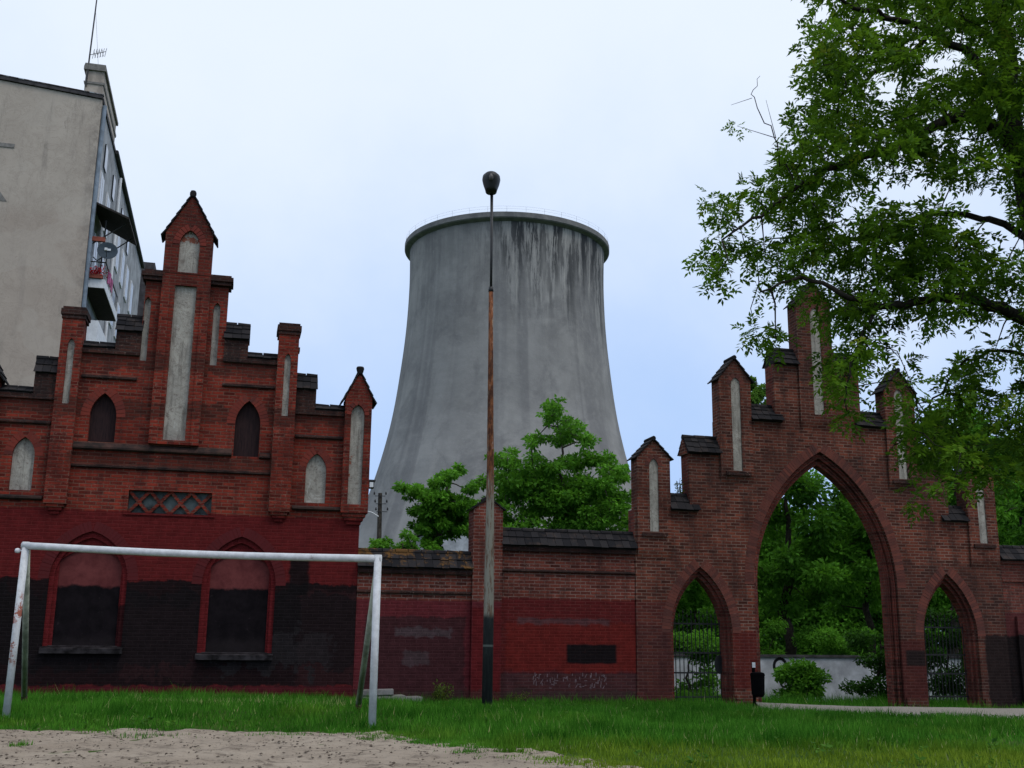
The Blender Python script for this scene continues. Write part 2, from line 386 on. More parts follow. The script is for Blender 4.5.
t.color(t.mix(t.range(n, 0.50, 0.56), (0.035, 0.026, 0.024), t.mix(t.range(t.noise(1.5), .4, .6), (0.36, 0.40, 0.45), (0.12, 0.07, 0.05)))); M['flashing'] = t.m
M['zinc'] = flat('zinc pipe', (0.16, 0.20, 0.25), 0.5, 0.3, 3, 0.4)
M['darkmetal'] = flat('dark metal', (0.018, 0.018, 0.020), 0.55, 0.3, 4, 0.4)
M['darkwood'] = flat('dark timber', (0.030, 0.024, 0.022), 0.85, 0.4, 6)
M['roofing'] = flat('roof felt', (0.045, 0.042, 0.045), 0.8, 0.5, 3)
M['glass'] = flat('window glass', (0.02, 0.024, 0.03), 0.08, 0.2, 1, 0.5)
M['iron'] = flat('black iron', (0.010, 0.010, 0.011), 0.6, 0.3, 5, 0.3)
M['binplastic'] = flat('black bin plastic', (0.0035, 0.0035, 0.004), 0.95, 0.3, 5, 0.03)
M['redcloth'] = flat('red petals', (0.45, 0.02, 0.03), 0.8, 0.4, 12)
M['pinkcloth'] = flat('pink cloth', (0.40, 0.10, 0.22), 0.9, 0.5, 5)
M['brownred'] = flat('terracotta planter', (0.22, 0.06, 0.04), 0.85, 0.3, 5)
M['dishgrey'] = flat('grey dish enamel', (0.040, 0.055, 0.070), 0.7, 0.15, 4, 0.1)
M['stone'] = flat('grey concrete slab', (0.19, 0.18, 0.17), 0.9, 0.3, 5, bump=0.4)
M['bark'] = flat('bark', (0.030, 0.025, 0.020), 0.95, 0.5, 7, 0.1, bump=0.8)
M['bark_pale'] = flat('grey bark', (0.055, 0.048, 0.040), 0.95, 0.5, 7, 0.1, bump=0.8)
M['whitewall'] = flat('limewashed wall', (0.43, 0.45, 0.49), 0.9, 0.35, 1.1)
M['ink'] = flat('black spray paint', (0.008, 0.008, 0.01), 0.7, 0.1, 4)
M['chalk'] = flat('pale scrawl', (0.17, 0.115, 0.125), 0.95, 0.3, 8)

# goal posts: white paint flaked off to rust and primer
t = NT('flaked white paint'); n = t.noise(3.2, 7, 0.75); x, y, z = t.sep()
patch = t.math('MULTIPLY', t.range(z, 0.7, 0.9), t.range(z, 1.75, 1.95, 1.0, 0.0))
patch = t.math('MULTIPLY', patch, t.range(x, 0.5, 0.6, 1.0, 0.0))
c = t.mix(t.range(t.noise(8, 6, .7), 0.3, 0.7), (0.46, 0.465, 0.475), (0.63, 0.64, 0.66))
c = t.mix(t.range(n, 0.63, 0.70, 0, 0.8), c, (0.20, 0.16, 0.14))
c = t.mix(t.math('MULTIPLY', patch, t.range(t.noise(5.5, 6, .75), 0.50, 0.56)), c, (0.27, 0.085, 0.055))
t.color(c); t.b.inputs['Roughness'].default_value = 0.5; M['goal'] = t.m
M['brace'] = flat('mossy grey paint', (0.29, 0.30, 0.24), 0.8, 0.4, 5)
M['brace_foot'] = flat('rusty foot', (0.055, 0.028, 0.018), 0.9, 0.4, 7)

# lamp post: tarred foot, faded paint, bare rust above
t = NT('rusting pole'); x, y, z = t.sep(); n = t.noise(2.4, 8, 0.75, t.scale(t.obj, 6, 6, 0.8)); n2 = t.noise(5, 7, 0.75, t.scale(t.obj, 3, 3, 1.0))
zz = t.math('MULTIPLY_ADD', t.math('SUBTRACT', n, 0.5), 0.9, z)
n5 = t.noise(1.6, 7, 0.75, t.scale(t.obj, 8, 8, 1.0))
rust = t.mix(t.range(n2, 0.4, 0.6), (0.060, 0.022, 0.013), (0.21, 0.075, 0.030)); rust = t.mix(t.range(n5, 0.55, 0.62), rust, (0.24, 0.20, 0.15))
old = t.mix(t.range(n, 0.50, 0.58), (0.23, 0.215, 0.175), t.mix(0.6, rust, (0.12, 0.10, 0.075)))
c = t.mix(t.range(zz, 3.6, 4.6), old, rust)
c = t.mix(t.math('MULTIPLY', t.range(n2, 0.60, 0.68), t.range(z, 3.5, 6.0)), c, (0.33, 0.31, 0.27))
dk = t.mix(t.range(n, 0.45, 0.7), (0.014, 0.016, 0.017), (0.030, 0.036, 0.034))
c = t.mix(t.range(t.math('MULTIPLY_ADD', n, 0.2, z), 1.72, 1.86), dk, c)
c = t.mix(t.math('MULTIPLY', t.range(z, 1.09, 1.11), t.range(z, 1.13, 1.15, 1.0, 0.0)), c, (0.12, 0.13, 0.12))
t.color(c); t.bump(n2, 0.4, 0.01); M['pole'] = t.m

def leafmat(name, dark, light, trans=0.35, warm=None):
    t = NT(name)
    a = t.n.new('ShaderNodeAttribute'); a.attribute_name = 'tone'; f = a.outputs['Fac']
    c = t.mix(f, dark, light)
    if warm: c = t.mix(t.range(f, 0.86, 1.0), c, warm)
    t.color(c); t.b.inputs['Roughness'].default_value = 0.65; t.b.inputs['Specular IOR Level'].default_value = 0.08
    tr = t.n.new('ShaderNodeBsdfTranslucent'); t.l.new(t.mix(0.35, c, (light[0] * 1.5, light[1] * 1.5, light[2] * 0.8)), tr.inputs['Color'])
    ms = t.n.new('ShaderNodeMixShader'); ms.inputs[0].default_value = trans
    t.l.new(t.b.outputs[0], ms.inputs[1]); t.l.new(tr.outputs[0], ms.inputs[2]); t.l.new(ms.outputs[0], t.out.inputs['Surface'])
    return t.m
M['leaf_near'] = leafmat('ash leaves', (0.013, 0.044, 0.005), (0.140, 0.275, 0.022), 0.42, (0.19, 0.22, 0.02))
M['leaf_mid'] = leafmat('fresh green leaves', (0.018, 0.072, 0.008), (0.135, 0.350, 0.032), 0.38)
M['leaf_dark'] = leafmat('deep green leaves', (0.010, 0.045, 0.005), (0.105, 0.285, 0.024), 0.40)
M['leaf_darkest'] = leafmat('dark ivy leaves', (0.005, 0.024, 0.004), (0.040, 0.115, 0.014), 0.35)  # deeper leaf colour of the dark bushes
M['leaf_light'] = leafmat('young leaves', (0.040, 0.105, 0.018), (0.12, 0.24, 0.035), 0.4)
M['weed'] = leafmat('weed leaves', (0.050, 0.090, 0.016), (0.15, 0.20, 0.035), 0.4)
M['weed_low'] = leafmat('low weeds', (0.020, 0.080, 0.010), (0.11, 0.24, 0.03), 0.3)
# grass
t = NT('grass blades'); a = t.n.new('ShaderNodeAttribute'); a.attribute_name = 'tone'; f = a.outputs['Fac']
x, y, z = t.sep()
pn = t.noise(0.45, 5, 0.65); pf = t.noise(1.7, 4, 0.6)
t.b.inputs['Specular IOR Level'].default_value = 0.03
c = t.mix(f, (0.016, 0.085, 0.006), (0.105, 0.310, 0.030))
near = t.math('MULTIPLY', t.range(t.math('MULTIPLY_ADD', pf, 3.0, y), 16.4, 14.4), t.range(x, -0.8, 1.4))
c = t.mix(t.math('MULTIPLY', near, 0.85), c, t.mix(f, (0.10, 0.165, 0.010), (0.28, 0.36, 0.035)))
c = t.mix(t.range(pn, 0.50, 0.68, 0, 0.6), c, t.mix(f, (0.06, 0.13, 0.010), (0.18, 0.33, 0.035)))
c = t.mix(t.range(f, 0.965, 0.985), c, (0.34, 0.36, 0.14)); t.color(c)
tr = t.n.new('ShaderNodeBsdfTranslucent'); t.l.new(c, tr.inputs['Color']); ms = t.n.new('ShaderNodeMixShader'); ms.inputs[0].default_value = 0.3
t.l.new(t.b.outputs[0], ms.inputs[1]); t.l.new(tr.outputs[0], ms.inputs[2]); t.l.new(ms.outputs[0], t.out.inputs['Surface']); M['grass'] = t.m
t = NT('turf soil'); n = t.noise(0.9, 7, 0.7); n2 = t.noise(12, 5, 0.7)
t.color(t.mix(t.range(n, 0.3, 0.7), (0.022, 0.055, 0.008), (0.055, 0.095, 0.018))); t.bump(n2, 0.5, 0.03); t.b.inputs['Specular IOR Level'].default_value = 0.02; M['soil'] = t.m
t = NT('trodden sand'); n = t.noise(0.7, 7, 0.7); n2 = t.noise(3.4, 9, 0.8, t.scale(t.obj, 0.8, 1.3, 1)); n3 = t.noise(28, 5, 0.75)
c = t.mix(t.range(n, 0.3, 0.7), (0.272, 0.220, 0.168), (0.365, 0.303, 0.236))
c = t.mix(t.range(n2, 0.49, 0.62, 0, 0.8), c, (0.110, 0.084, 0.062)); c = t.mix(t.range(n3, 0.55, 0.75, 0, 0.45), c, (0.14, 0.11, 0.085))
t.color(c); t.bump(t.math('ADD', n3, n2), 0.8, 0.03); M['sand'] = t.m
t = NT('gravel path'); n = t.noise(3, 7, 0.7); n3 = t.noise(45, 4, 0.7)
t.color(t.mix(t.range(n3, 0.35, 0.65), (0.15, 0.135, 0.115), t.mix(n, (0.27, 0.25, 0.21), (0.36, 0.33, 0.28)))); t.bump(n3, 0.7, 0.02); M['gravel'] = t.m

# ---------------------------------------------------------------- world and sun
w = bpy.data.worlds.new('World'); sc.world = w; w.use_nodes = True
wn, wl = w.node_tree.nodes, w.node_tree.links
bg = wn['Background']
SUN_EL, SUN_AZ = R(58), R(125)          # azimuth from +Y towards +X
sky = wn.new('ShaderNodeTexSky'); sky.sky_type = 'NISHITA'; sky.sun_disc = False
sky.sun_elevation = SUN_EL; sky.sun_rotation = SUN_AZ; sky.dust_density = 2.0
tcw = wn.new('ShaderNodeTexCoord'); sepw = wn.new('ShaderNodeSeparateXYZ'); wl.new(tcw.outputs['Generated'], sepw.inputs[0])
mr = wn.new('ShaderNodeMapRange'); mr.interpolation_type = 'SMOOTHSTEP'
nz = wn.new('ShaderNodeTexNoise'); nz.inputs['Scale'].default_value = 2.3; nz.inputs['Detail'].default_value = 6; nz.inputs['Roughness'].default_value = 0.55
wl.new(tcw.outputs['Generated'], nz.inputs['Vector'])
ma = wn.new('ShaderNodeMath'); ma.operation = 'MULTIPLY_ADD'; wl.new(nz.outputs['Fac'], ma.inputs[0]); ma.inputs[1].default_value = 0.55; wl.new(sepw.outputs[2], ma.inputs[2])
wl.new(ma.outputs[0], mr.inputs[0]); mr.inputs[1].default_value = 0.33; mr.inputs[2].default_value = 0.84
SKY_S = 0.10
veil = wn.new('ShaderNodeMix'); veil.data_type = 'RGBA'
wl.new(mr.outputs[0], veil.inputs[0])
veil.inputs[6].default_value = (0.48 / SKY_S, 0.68 / SKY_S, 1.06 / SKY_S, 1)
veil.inputs[7].default_value = (0.93 / SKY_S, 1.02 / SKY_S, 1.16 / SKY_S, 1)
mx = wn.new('ShaderNodeMix'); mx.data_type = 'RGBA'; mx.inputs[0].default_value = 0.88
wl.new(sky.outputs[0], mx.inputs[6]); wl.new(veil.outputs[2], mx.inputs[7])
wl.new(mx.outputs[2], bg.inputs['Color']); bg.inputs['Strength'].default_value = SKY_S
sd = bpy.data.lights.new('sun', 'SUN'); sd.energy = 1.2; sd.angle = R(22); sd.color = (1.0, 0.95, 0.88)
so = bpy.data.objects.new('sun', sd); COL.objects.link(so)
tosun = Vector((math.sin(SUN_AZ) * math.cos(SUN_EL), math.cos(SUN_AZ) * math.cos(SUN_EL), math.sin(SUN_EL)))
so.rotation_euler = (-tosun).to_track_quat('-Z', 'Y').to_euler(); so.location = (0, 0, 60)
sc.view_settings.view_transform = 'Standard'; sc.view_settings.look = 'None'
sc.view_settings.exposure = 0.0; sc.view_settings.gamma = 1.0; sc.view_settings.use_curve_mapping = False

# ---------------------------------------------------------------- ground
def grid_mesh(name, xs, ys, zf, mat):
    X, Y = np.meshgrid(xs, ys); Z = zf(X, Y)
    V = np.stack([X, Y, Z], -1).reshape(-1, 3); nx = len(xs)
    fs = [(j*nx+i, j*nx+i+1, (j+1)*nx+i+1, (j+1)*nx+i) for j in range(len(ys)-1) for i in range(nx-1)]
    me = bpy.data.meshes.new(name); me.from_pydata(V.tolist(), [], fs)
    me.polygons.foreach_set('use_smooth', [True]*len(fs)); me.materials.append(mat)
    o = bpy.data.objects.new(name, me); COL.objects.link(o); return o
def spread(a, b, step, far): # fine in the middle, coarse to the horizon
    mid = np.arange(a, b + 1e-6, step)
    out = [v for v in (4, 10, 25, 60, 150, 400, 1000, 2500) if v < far]
    return np.concatenate([[a - v for v in reversed(out)], mid, [b + v for v in out]])
tag(grid_mesh('ground', spread(-20, 26, 0.5, 3000), spread(2, 60, 0.5, 3000), gh, M['soil']), kind='structure')

SX = np.array([-30, -12, -6.4, -4.0, -1.7, -0.95, 0.14, 0.93, 1.9, 3.0, 4.5]); SY = np.array([15.1, 15.2, 15.3, 15.8, 15.8, 14.4, 13.7, 12.3, 11.1, 9.4, 6.3])
def sand_edge(x): return np.interp(x, SX, SY) + 0.5 * (vnoise(np.asarray(x) + 50, 0 * np.asarray(x) + 3, 0.55) - 0.5) + 0.40 * (vnoise(np.asarray(x) + 70, 0*np.asarray(x) + 9, 0.21) - 0.5)
xs = np.arange(-13, 4.4, 0.06); nr = 150
tt = np.linspace(0, 1, nr)
X = np.repeat(xs[None], nr, 0); Y = 5 + tt[:, None] * (sand_edge(xs)[None] - 5)
rough = 0.028 * (vnoise(X, Y, 0.33) - 0.5) + 0.040 * (vnoise(X + 31, Y + 17, 0.13) - 0.5) + 0.03 * np.clip(vnoise(X + 7, Y * 1.4 + 77, 0.24) - 0.72, 0, 1)
Z = gh(X, Y) + 0.020 + rough * S((1 - tt[:, None]) / 0.03) - 0.05 * (1 - S((1 - tt[:, None]) / 0.02))
V = np.stack([X, Y, Z], -1).reshape(-1, 3); nx = len(xs)
fs = [(j*nx+i, j*nx+i+1, (j+1)*nx+i+1, (j+1)*nx+i) for j in range(nr-1) for i in range(nx-1)]
me = bpy.data.meshes.new('sand_pitch'); me.from_pydata(V.tolist(), [], fs); me.materials.append(M['sand'])
me.polygons.foreach_set('use_smooth', [True]*len(fs))
o = bpy.data.objects.new('sand_pitch', me); COL.objects.link(o); tag(o, kind='structure')
# small clods and pebbles on the sand
n = 7000; px = rng.uniform(-12, 3.5, n); py = rng.uniform(9.5, 15.6, n); k = py < sand_edge(px) - 0.1; px, py = px[k], py[k]; n = len(px)
sz = 0.004 + 0.022 * rng.random(n) ** 3
base = np.array([[1,0,.1],[.2,.9,.05],[-.9,.3,.1],[-.3,-.9,.05],[.15,.1,.5],[-.1,-.05,-.3]]); tri = [[0,1,4],[1,2,4],[2,3,4],[3,0,4],[0,1,5],[1,2,5],[2,3,5],[3,0,5]]
P = base[None] * sz[:, None, None] * rng.uniform(.6, 1.3, (n, 6, 3)); P[..., 0] += px[:, None]; P[..., 1] += py[:, None]; P[..., 2] += (gh(px, py) + 0.03)[:, None]
tag(np_mesh('loose_clods', P[:, tri].reshape(-1, 3), 3, flat('dark clods', (0.085, 0.066, 0.050), 0.95, 0.4, 3)), 'small clods and pebbles scattered over the sandy pitch', 'clods', kind='stuff')

# ---------------------------------------------------------------- the wall line: everything built in its own frame
AZ = R(14.0); O = Vector((-3.588, 26.673, 0))
CA, SA = math.cos(AZ), math.sin(AZ)
def wl2w(s, d): return (O.x + s * CA - d * SA, O.y + s * SA + d * CA)
def w2wl(x, y): return ((x - O.x) * CA + (y - O.y) * SA, -(x - O.x) * SA + (y - O.y) * CA)

# gravel path, along the front of the gateway
ss = np.arange(9.2, 34, 0.25); fr = np.linspace(0, 1, 9)
dn = np.interp(ss, [9.2, 10.6, 12, 15, 20, 34], [-2.4, -4.4, -6.0, -8.0, -10, -13]) + 0.22 * (vnoise(ss, ss * 0, 0.5) - .5)
df = np.interp(ss, [9.2, 10.6, 12, 15, 20, 34], [-1.9, -1.8, -1.9, -2.4, -3.0, -4.0]) + 0.22 * (vnoise(ss + 9, ss * 0 + 5, 0.5) - .5)
D = dn[None] + fr[:, None] * (df - dn)[None]; SS = np.repeat(ss[None], 9, 0)
X = O.x + SS * CA - D * SA; Y = O.y + SS * SA + D * CA
Z = gh(X, Y) + 0.06 + 0.17 * fr[:, None] - np.where((np.abs(fr - .5) > .45), .10 + .17 * fr, 0)[:, None]
V = np.stack([X, Y, Z], -1).reshape(-1, 3); nx = len(ss)
fs = [(j*nx+i, j*nx+i+1, (j+1)*nx+i+1, (j+1)*nx+i) for j in range(8) for i in range(nx-1)]
me = bpy.data.meshes.new('gravel_path'); me.from_pydata(V.tolist(), [], fs); me.materials.append(M['gravel'])
o = bpy.data.objects.new('gravel_path', me); COL.objects.link(o); tag(o, kind='structure')

# ---------------------------------------------------------------- grass
def on_path(x, y):
    s, d = w2wl(x, y)
    return (s > 9.3) & (d > np.interp(s, [9.2, 10.6, 12, 15, 20, 34], [-2.4, -4.4, -6.0, -8.0, -10, -13]) + .12) & (d < np.interp(s, [9.2, 10.6, 12, 15, 20, 34], [-1.9, -1.8, -1.9, -2.4, -3.0, -4.0]) - .10)
def grass_points(n, x0, x1, y0, y1):
    x = rng.uniform(x0, x1, n); y = rng.uniform(y0, y1, n); return x, y
gx, gy = [], []
for (n, a) in ((310000, (-19, 20, 9.5, 29.5)), (90000, (-13, 10, 12, 20)), (30000, (5, 18, 29, 40))):
    x, y = grass_points(n, *a)
    s, d = w2wl(x, y)
    keep = (np.abs(x) < y * 0.62 + 3.0)
    keep &= ((d < -0.03) | ((s > 18.2) & (d < 0.4)) | (d > 1.0) | ((s > 8.2) & (s < 9.4)) | ((s > 10.7) & (s < 14.0)) | ((s > 15.5) & (s < 16.7)))
    e = sand_edge(x); keep &= (y > e - 0.06)
    keep &= ~((y < e + 0.5) & (rng.random(n) > 0.35 + (y - e) * 1.3))
    keep &= ~on_path(x, y)
    dens = (0.25 + 1.1 * vnoise(x + 20, y + 60, 1.1)) * (1 - .55 * np.exp(-(((x + 4.6) / 2.2) ** 2 + ((y - 16.2) / .9) ** 2))) * (1 - .6 * np.exp(-((y - 19.0 + .15 * x) / .25) ** 2) * (x < -2.5) * (x > -6.5)); keep &= rng.random(n) < dens
    gx.append(x[keep]); gy.append(y[keep])
for (qx, qy, nb, r_) in ((-5.6, 13.25, 90, .07), (-1.0, 14.6, 260, .22), (-.55, 14.1, 260, .2), (.1, 12.55, 420, .28), (.55, 12.2, 300, .22), (.9, 11.9, 300, .25), (-.4, 12.9, 160, .12), (1.5, 11.3, 300, .3), (-4.6, 14.6, 160, .3), (-2.9, 14.95, 200, .3), (-8, 14.2, 160, .3), (-.1, 13.5, 420, .22)):
    gx.append(qx + r_ * rng.normal(size=nb)); gy.append(qy + .5 * r_ * rng.normal(size=nb))
for i in range(130):
    qx = rng.uniform(-2, 3.2) if i < 90 else rng.uniform(-9, -1); qy = float(sand_edge(qx)) - abs(rng.normal()) * (.55 if i < 90 else .18); nb = int(rng.uniform(20, 130)); r_ = rng.uniform(.04, .20)
    gx.append(qx + r_ * rng.normal(size=nb)); gy.append(qy + .5 * r_ * rng.normal(size=nb))
gx = np.concatenate(gx); gy = np.concatenate(gy); n = len(gx)
s_, d_ = w2wl(gx, gy)
hgt = (0.055 + 0.10 * rng.random(n)) * (0.55 + 0.9 * vnoise(gx, gy, 0.9)) + 0.06 * (rng.random(n) > 0.985)
hgt *= 0.45 + 0.55 * S((gy - sand_edge(gx)) / 1.5)
hgt *= 1 - 0.45 * S((gx - 0.5) / 2) * S((15.5 - gy) / 2.5)
hgt *= 1 + 0.5 * S((d_ + 0.7) / 0.6) * (d_ < 0)
hgt *= 1 + 1.3 * np.clip(vnoise(gx + 13, gy + 5, 0.5) - 0.72, 0, 1) * 2
tuf = np.exp(-(((gx - 0.14) / 0.16) ** 2 + ((gy - 13.65) / 0.18) ** 2)); hgt *= 1 + 1.6 * tuf
hgt *= np.where(d_ > 1, 2.4, 1.0)
below = on_path(gx, gy + 1.2) | on_path(gx, gy + .5) | on_path(gx, gy + 2.0) | on_path(gx, gy + 2.8) | on_path(gx, gy + 1.6) | on_path(gx, gy + 3.6) | on_path(gx, gy + 4.4); hgt *= np.where(below, 0.32, 1.0)
az = rng.uniform(0, 2 * np.pi, n); wd = 0.006 + 0.006 * rng.random(n)
lean = hgt * rng.uniform(0.1, 0.75, n); la = rng.uniform(0, 2 * np.pi, n)
gz = gh(gx, gy)
P = np.empty((n, 3, 3))
P[:, 0] = np.stack([gx - wd * np.cos(az), gy - wd * np.sin(az), gz - .01], -1)
P[:, 1] = np.stack([gx + wd * np.cos(az), gy + wd * np.sin(az), gz - .01], -1)
P[:, 2] = np.stack([gx + lean * np.cos(la), gy + lean * np.sin(la), gz + hgt], -1)
tone = np.clip(0.15 + 0.55 * rng.random(n) + 0.5 * (vnoise(gx + 3, gy + 8, 0.6) - 0.5), 0, 0.96); tone = np.clip(tone + .35 * (vnoise(gx + 41, gy + 33, .28) - .5), 0, .96); tone[rng.random(n) > 0.985] = 1.0; tone[(rng.random(n) > .6) & (np.abs(gy - 19.0 + .15 * gx) < .3) & (gx < -2.5) & (gx > -6.5)] = 1.0
tag(np_mesh('grass', P.reshape(-1, 3), 3, M['grass'], rnd=tone), 'green grass growing between the sandy pitch and the brick walls', 'grass', kind='stuff')
# a few stray tufts on the sand

# broad-leaved weeds among the grass
def rosettes():
    m = 1500; wx = rng.uniform(-13, 16, m); wy = rng.uniform(11, 28.5, m); s1, d1 = w2wl(wx, wy)
    k = (d1 < -.15) & (wy > sand_edge(wx) + .05) & ~on_path(wx, wy) & (np.abs(wx) < wy * .5 + 1) & (vnoise(wx + 5, wy + 71, 1.6) > .42); wx, wy = wx[k], wy[k]; m = len(wx)
    q = 7; kx = np.repeat(wx, q); ky = np.repeat(wy, q); a = rng.uniform(0, 6.28, m * q); big = np.repeat(rng.uniform(.03, .085, m), q)
    C_ = np.stack([kx, ky, gh(kx, ky) + rng.uniform(.02, .10, m * q)], -1); D_ = np.stack([np.cos(a), np.sin(a), rng.uniform(.1, .9, m * q)], -1)
    return leaf_quads(C_, D_, big, big * .5), np.clip(np.repeat(rng.normal(.45, .25, m), q), 0, .9)
# ---------------------------------------------------------------- brickwork shapes
def parch(x0, x1, zb, zs, za, n=12):
    """pointed-arch outline, counter-clockwise from the lower left"""
    w = (x1 - x0) / 2; h = za - zs
    Rr = (w * w + h * h) / (2 * w)
    pts = [(x0, zb), (x1, zb), (x1, zs)]
    a1 = math.asin(min(1, h / Rr)) if Rr >= w else math.pi - math.asin(min(1, h / Rr))
    for i in range(1, n + 1):
        a = a1 * i / n; pts.append((x1 - Rr + Rr * math.cos(a), zs + Rr * math.sin(a)))
    for i in range(n - 1, -1, -1):
        a = a1 * i / n; pts.append((x0 + Rr - Rr * math.cos(a), zs + Rr * math.sin(a)))
    return pts
def segarch(x0, x1, zb, zs, za, n=12):
    w = (x1 - x0) / 2; h = za - zs; Rr = (w*w + h*h) / (2*h); a1 = math.asin(w / Rr); c = (x0 + x1) / 2
    pts = [(x0, zb), (x1, zb)]
    for i in range(n + 1):
        a = a1 - 2 * a1 * i / n; pts.append((c + Rr * math.sin(a), za - Rr + Rr * math.cos(a)))
    return pts
def grow(pts, e):
    c = (sum(p[0] for p in pts) / len(pts), sum(p[1] for p in pts) / len(pts))
    return [(p[0] + (e if p[0] > c[0] else -e), p[1] + (e if p[1] > c[1] else -e)) for p in pts]
def voussoirs(mb, x0, x1, zs, za, depth, y0, y1, bw=0.075):
    """a ring of bricks standing round a pointed arch"""
    w = (x1 - x0) / 2; h = za - zs; Rr = (w*w + h*h) / (2*w); a1 = math.asin(min(1, h / Rr)) if Rr >= w else math.pi - math.asin(min(1, h / Rr))
    n = max(3, int(Rr * a1 / bw)); g = 0.06
    for sd in (0, 1):
        for i in range(n):
            aa, ab = a1 * (i + g) / n, a1 * (i + 1 - g) / n
            if sd == 0: P = [(x1 - Rr + q * math.cos(a), zs + q * math.sin(a)) for (q, a) in ((Rr, aa), (Rr + depth, aa), (Rr + depth, ab), (Rr, ab))]
            else: P = [(x0 + Rr - q * math.cos(a), zs + q * math.sin(a)) for (q, a) in ((Rr, ab), (Rr + depth, ab), (Rr + depth, aa), (Rr, aa))]
            j = random.uniform(-.004, .004)
            mb.plate(P, [], y0 + j, y1)
def tile_cap(mb, x0, x1, y0, y1, z0, z1, tw=0.19, over=0.05):
    """saddle roof over a wall head: lapped rows of tiles on both slopes and ridge tiles"""
    ym = (y0 + y1) / 2; yo0, yo1 = y0 - over, y1 + over
    mb.plate([(x0, z0), (x1, z0), (x1, z0 + 0.04), (x0, z0 + 0.04)], [], y0, y1)
    mb.add([(x0,y0,z0+.03),(x0,y1,z0+.03),(x0,ym,z1-.04),(x1,y0,z0+.03),(x1,y1,z0+.03),(x1,ym,z1-.04)], [(0,1,2),(5,4,3),(0,3,4,1),(1,4,5,2),(2,5,3,0)])
    rows = max(1, round((z1 - z0) / 0.19)); nt = max(1, round((x1 - x0) / tw))
    for side in (0, 1):
        ye = yo0 if side == 0 else yo1
        for r in range(rows):
            ta, tb = r / rows, min(1.0, (r + 1.25) / rows)
            for i in range(nt):
                xa = x0 - 0.03 + (x1 - x0 + 0.06) * i / nt + .004; xb = x0 - 0.03 + (x1 - x0 + 0.06) * (i + 1) / nt - .004
                jz = random.uniform(-.010, .010)
                ya, yb = ye + (ym - ye) * ta, ye + (ym - ye) * tb; za_, zb_ = z0 + (z1 - z0 - .04) * ta + jz, z0 + (z1 - z0 - .04) * tb + jz
                nd = (Vector((0, (za_ - zb_), (yb - ya))) if side == 0 else Vector((0, (zb_ - za_), -(yb - ya)))).normalized()
                lift0, lift1 = 0.045 + (rows - r) * .001, 0.018
                A = [Vector((xa, ya, za_)) + nd * lift0, Vector((xb, ya, za_)) + nd * lift0, Vector((xb, yb, zb_)) + nd * lift1, Vector((xa, yb, zb_)) + nd * lift1]
                B = [p - nd * 0.018 for p in A]
                mb.add(A + B, [(0,1,2,3),(7,6,5,4),(0,4,5,1),(1,5,6,2),(2,6,7,3),(3,7,4,0)])
    nr_ = max(1, round((x1 - x0) / 0.3))
    for i in range(nr_):
        xa = x0 - .04 + (x1 - x0 + .08) * i / nr_; xb = x0 - .04 + (x1 - x0 + .08) * (i + 1) / nr_
        mb.tube([(xa, ym, z1 - .05), (xb - .02, ym, z1 - .05 + random.uniform(-.008, .008))], [0.075, 0.068], 8)
def gable_tiles(mb, xa, xb, y0, y1, ze, za, over=0.07, rows=5):
    """tiles lapped up the two slopes of a little gabled pinnacle"""
    xm = (xa + xb) / 2
    for sd in (-1, 1):
        xe = xm + sd * ((xb - xa) / 2 + over); dz = (za - ze) / ((xb - xa) / 2) * over
        e = Vector((xe, 0, ze - dz)); a = Vector((xm, 0, za)); u = (a - e); L = u.length; u.normalize(); nrm = Vector((-u.z, 0, u.x)) * (1 if sd > 0 else -1)
        if nrm.z < 0: nrm = -nrm
        for r in range(rows):
            p = e + u * (L * r / rows); q = e + u * min(L, L * (r + 1.2) / rows)
            mid = (p + q) / 2 + nrm * (0.030) + Vector((0, (y0 + y1) / 2, random.uniform(-.006, .006)))
            tilt = (u + nrm * -0.10).normalized(); n2 = Vector((-tilt.z, 0, tilt.x)); n2 = -n2 if n2.z < 0 else n2
            mb.obox(mid, tilt * ((q - p).length / 2), Vector((0, (y1 - y0) / 2 + 0.05, 0)), n2 * 0.014)
    mb.tube([(xm, y0 - .06, za + .03), (xm, y1 + .06, za + .03)], 0.065, 8)
def rect(x0, x1, z0, z1): return [(x0, z0), (x1, z0), (x1, z1), (x0, z1)]

# ================================================================= brick gabled building (left)
B = empty('brick_gable_building', (O.x, O.y, 0), AZ)
tag(B, 'red brick building with stepped neo gothic gable, its lower wall painted maroon and black', 'building')
CX = -4.47
def mir(x): return 2 * CX - x
TH = 0.42
L0, R0 = mir(-0.06), -0.06
# front wall: layer with the window openings
sil = [(L0, -0.6), (R0, -0.6), (R0, 6.55), (-2.0, 6.55), (-2.0, 7.75), (-3.5, 7.75), (-3.5, 9.58), (mir(-3.5), 9.58), (mir(-3.5), 7.75), (mir(-2.0), 7.75), (mir(-2.0), 6.55), (L0, 6.55)]
bigL, bigR = parch(-6.94, -5.27, 0.98, 2.45, 3.54), parch(-3.63, -1.96, 0.86, 2.40, 3.52)
winL, winR = parch(-6.42, -5.83, 5.60, 6.20, 6.76), parch(-3.13, -2.54, 5.42, 6.20, 6.78)
nicL, nicR = parch(-7.99, -7.51, 4.41, 5.20, 5.63), parch(-1.40, -0.91, 4.38, 5.15, 5.58)
lat = rect(-5.40, -3.54, 3.99, 4.51)
slL, slR = parch(-5.43, -5.28, 7.60, 9.02, 9.19), parch(-3.82, -3.66, 7.60, 9.02, 9.17)
MB().plate(sil, [bigL, bigR, winL, winR, nicL, nicR, lat, slL, slR], 0.0, 0.20).plate(sil, [], 0.203, TH).build('front_wall', M['facade'], B)
hb = MB().box(L0 + .03, R0 - .03, TH + .004, 11, -0.6, 4.3)
hb.build('side_wall', M['facade'], B)
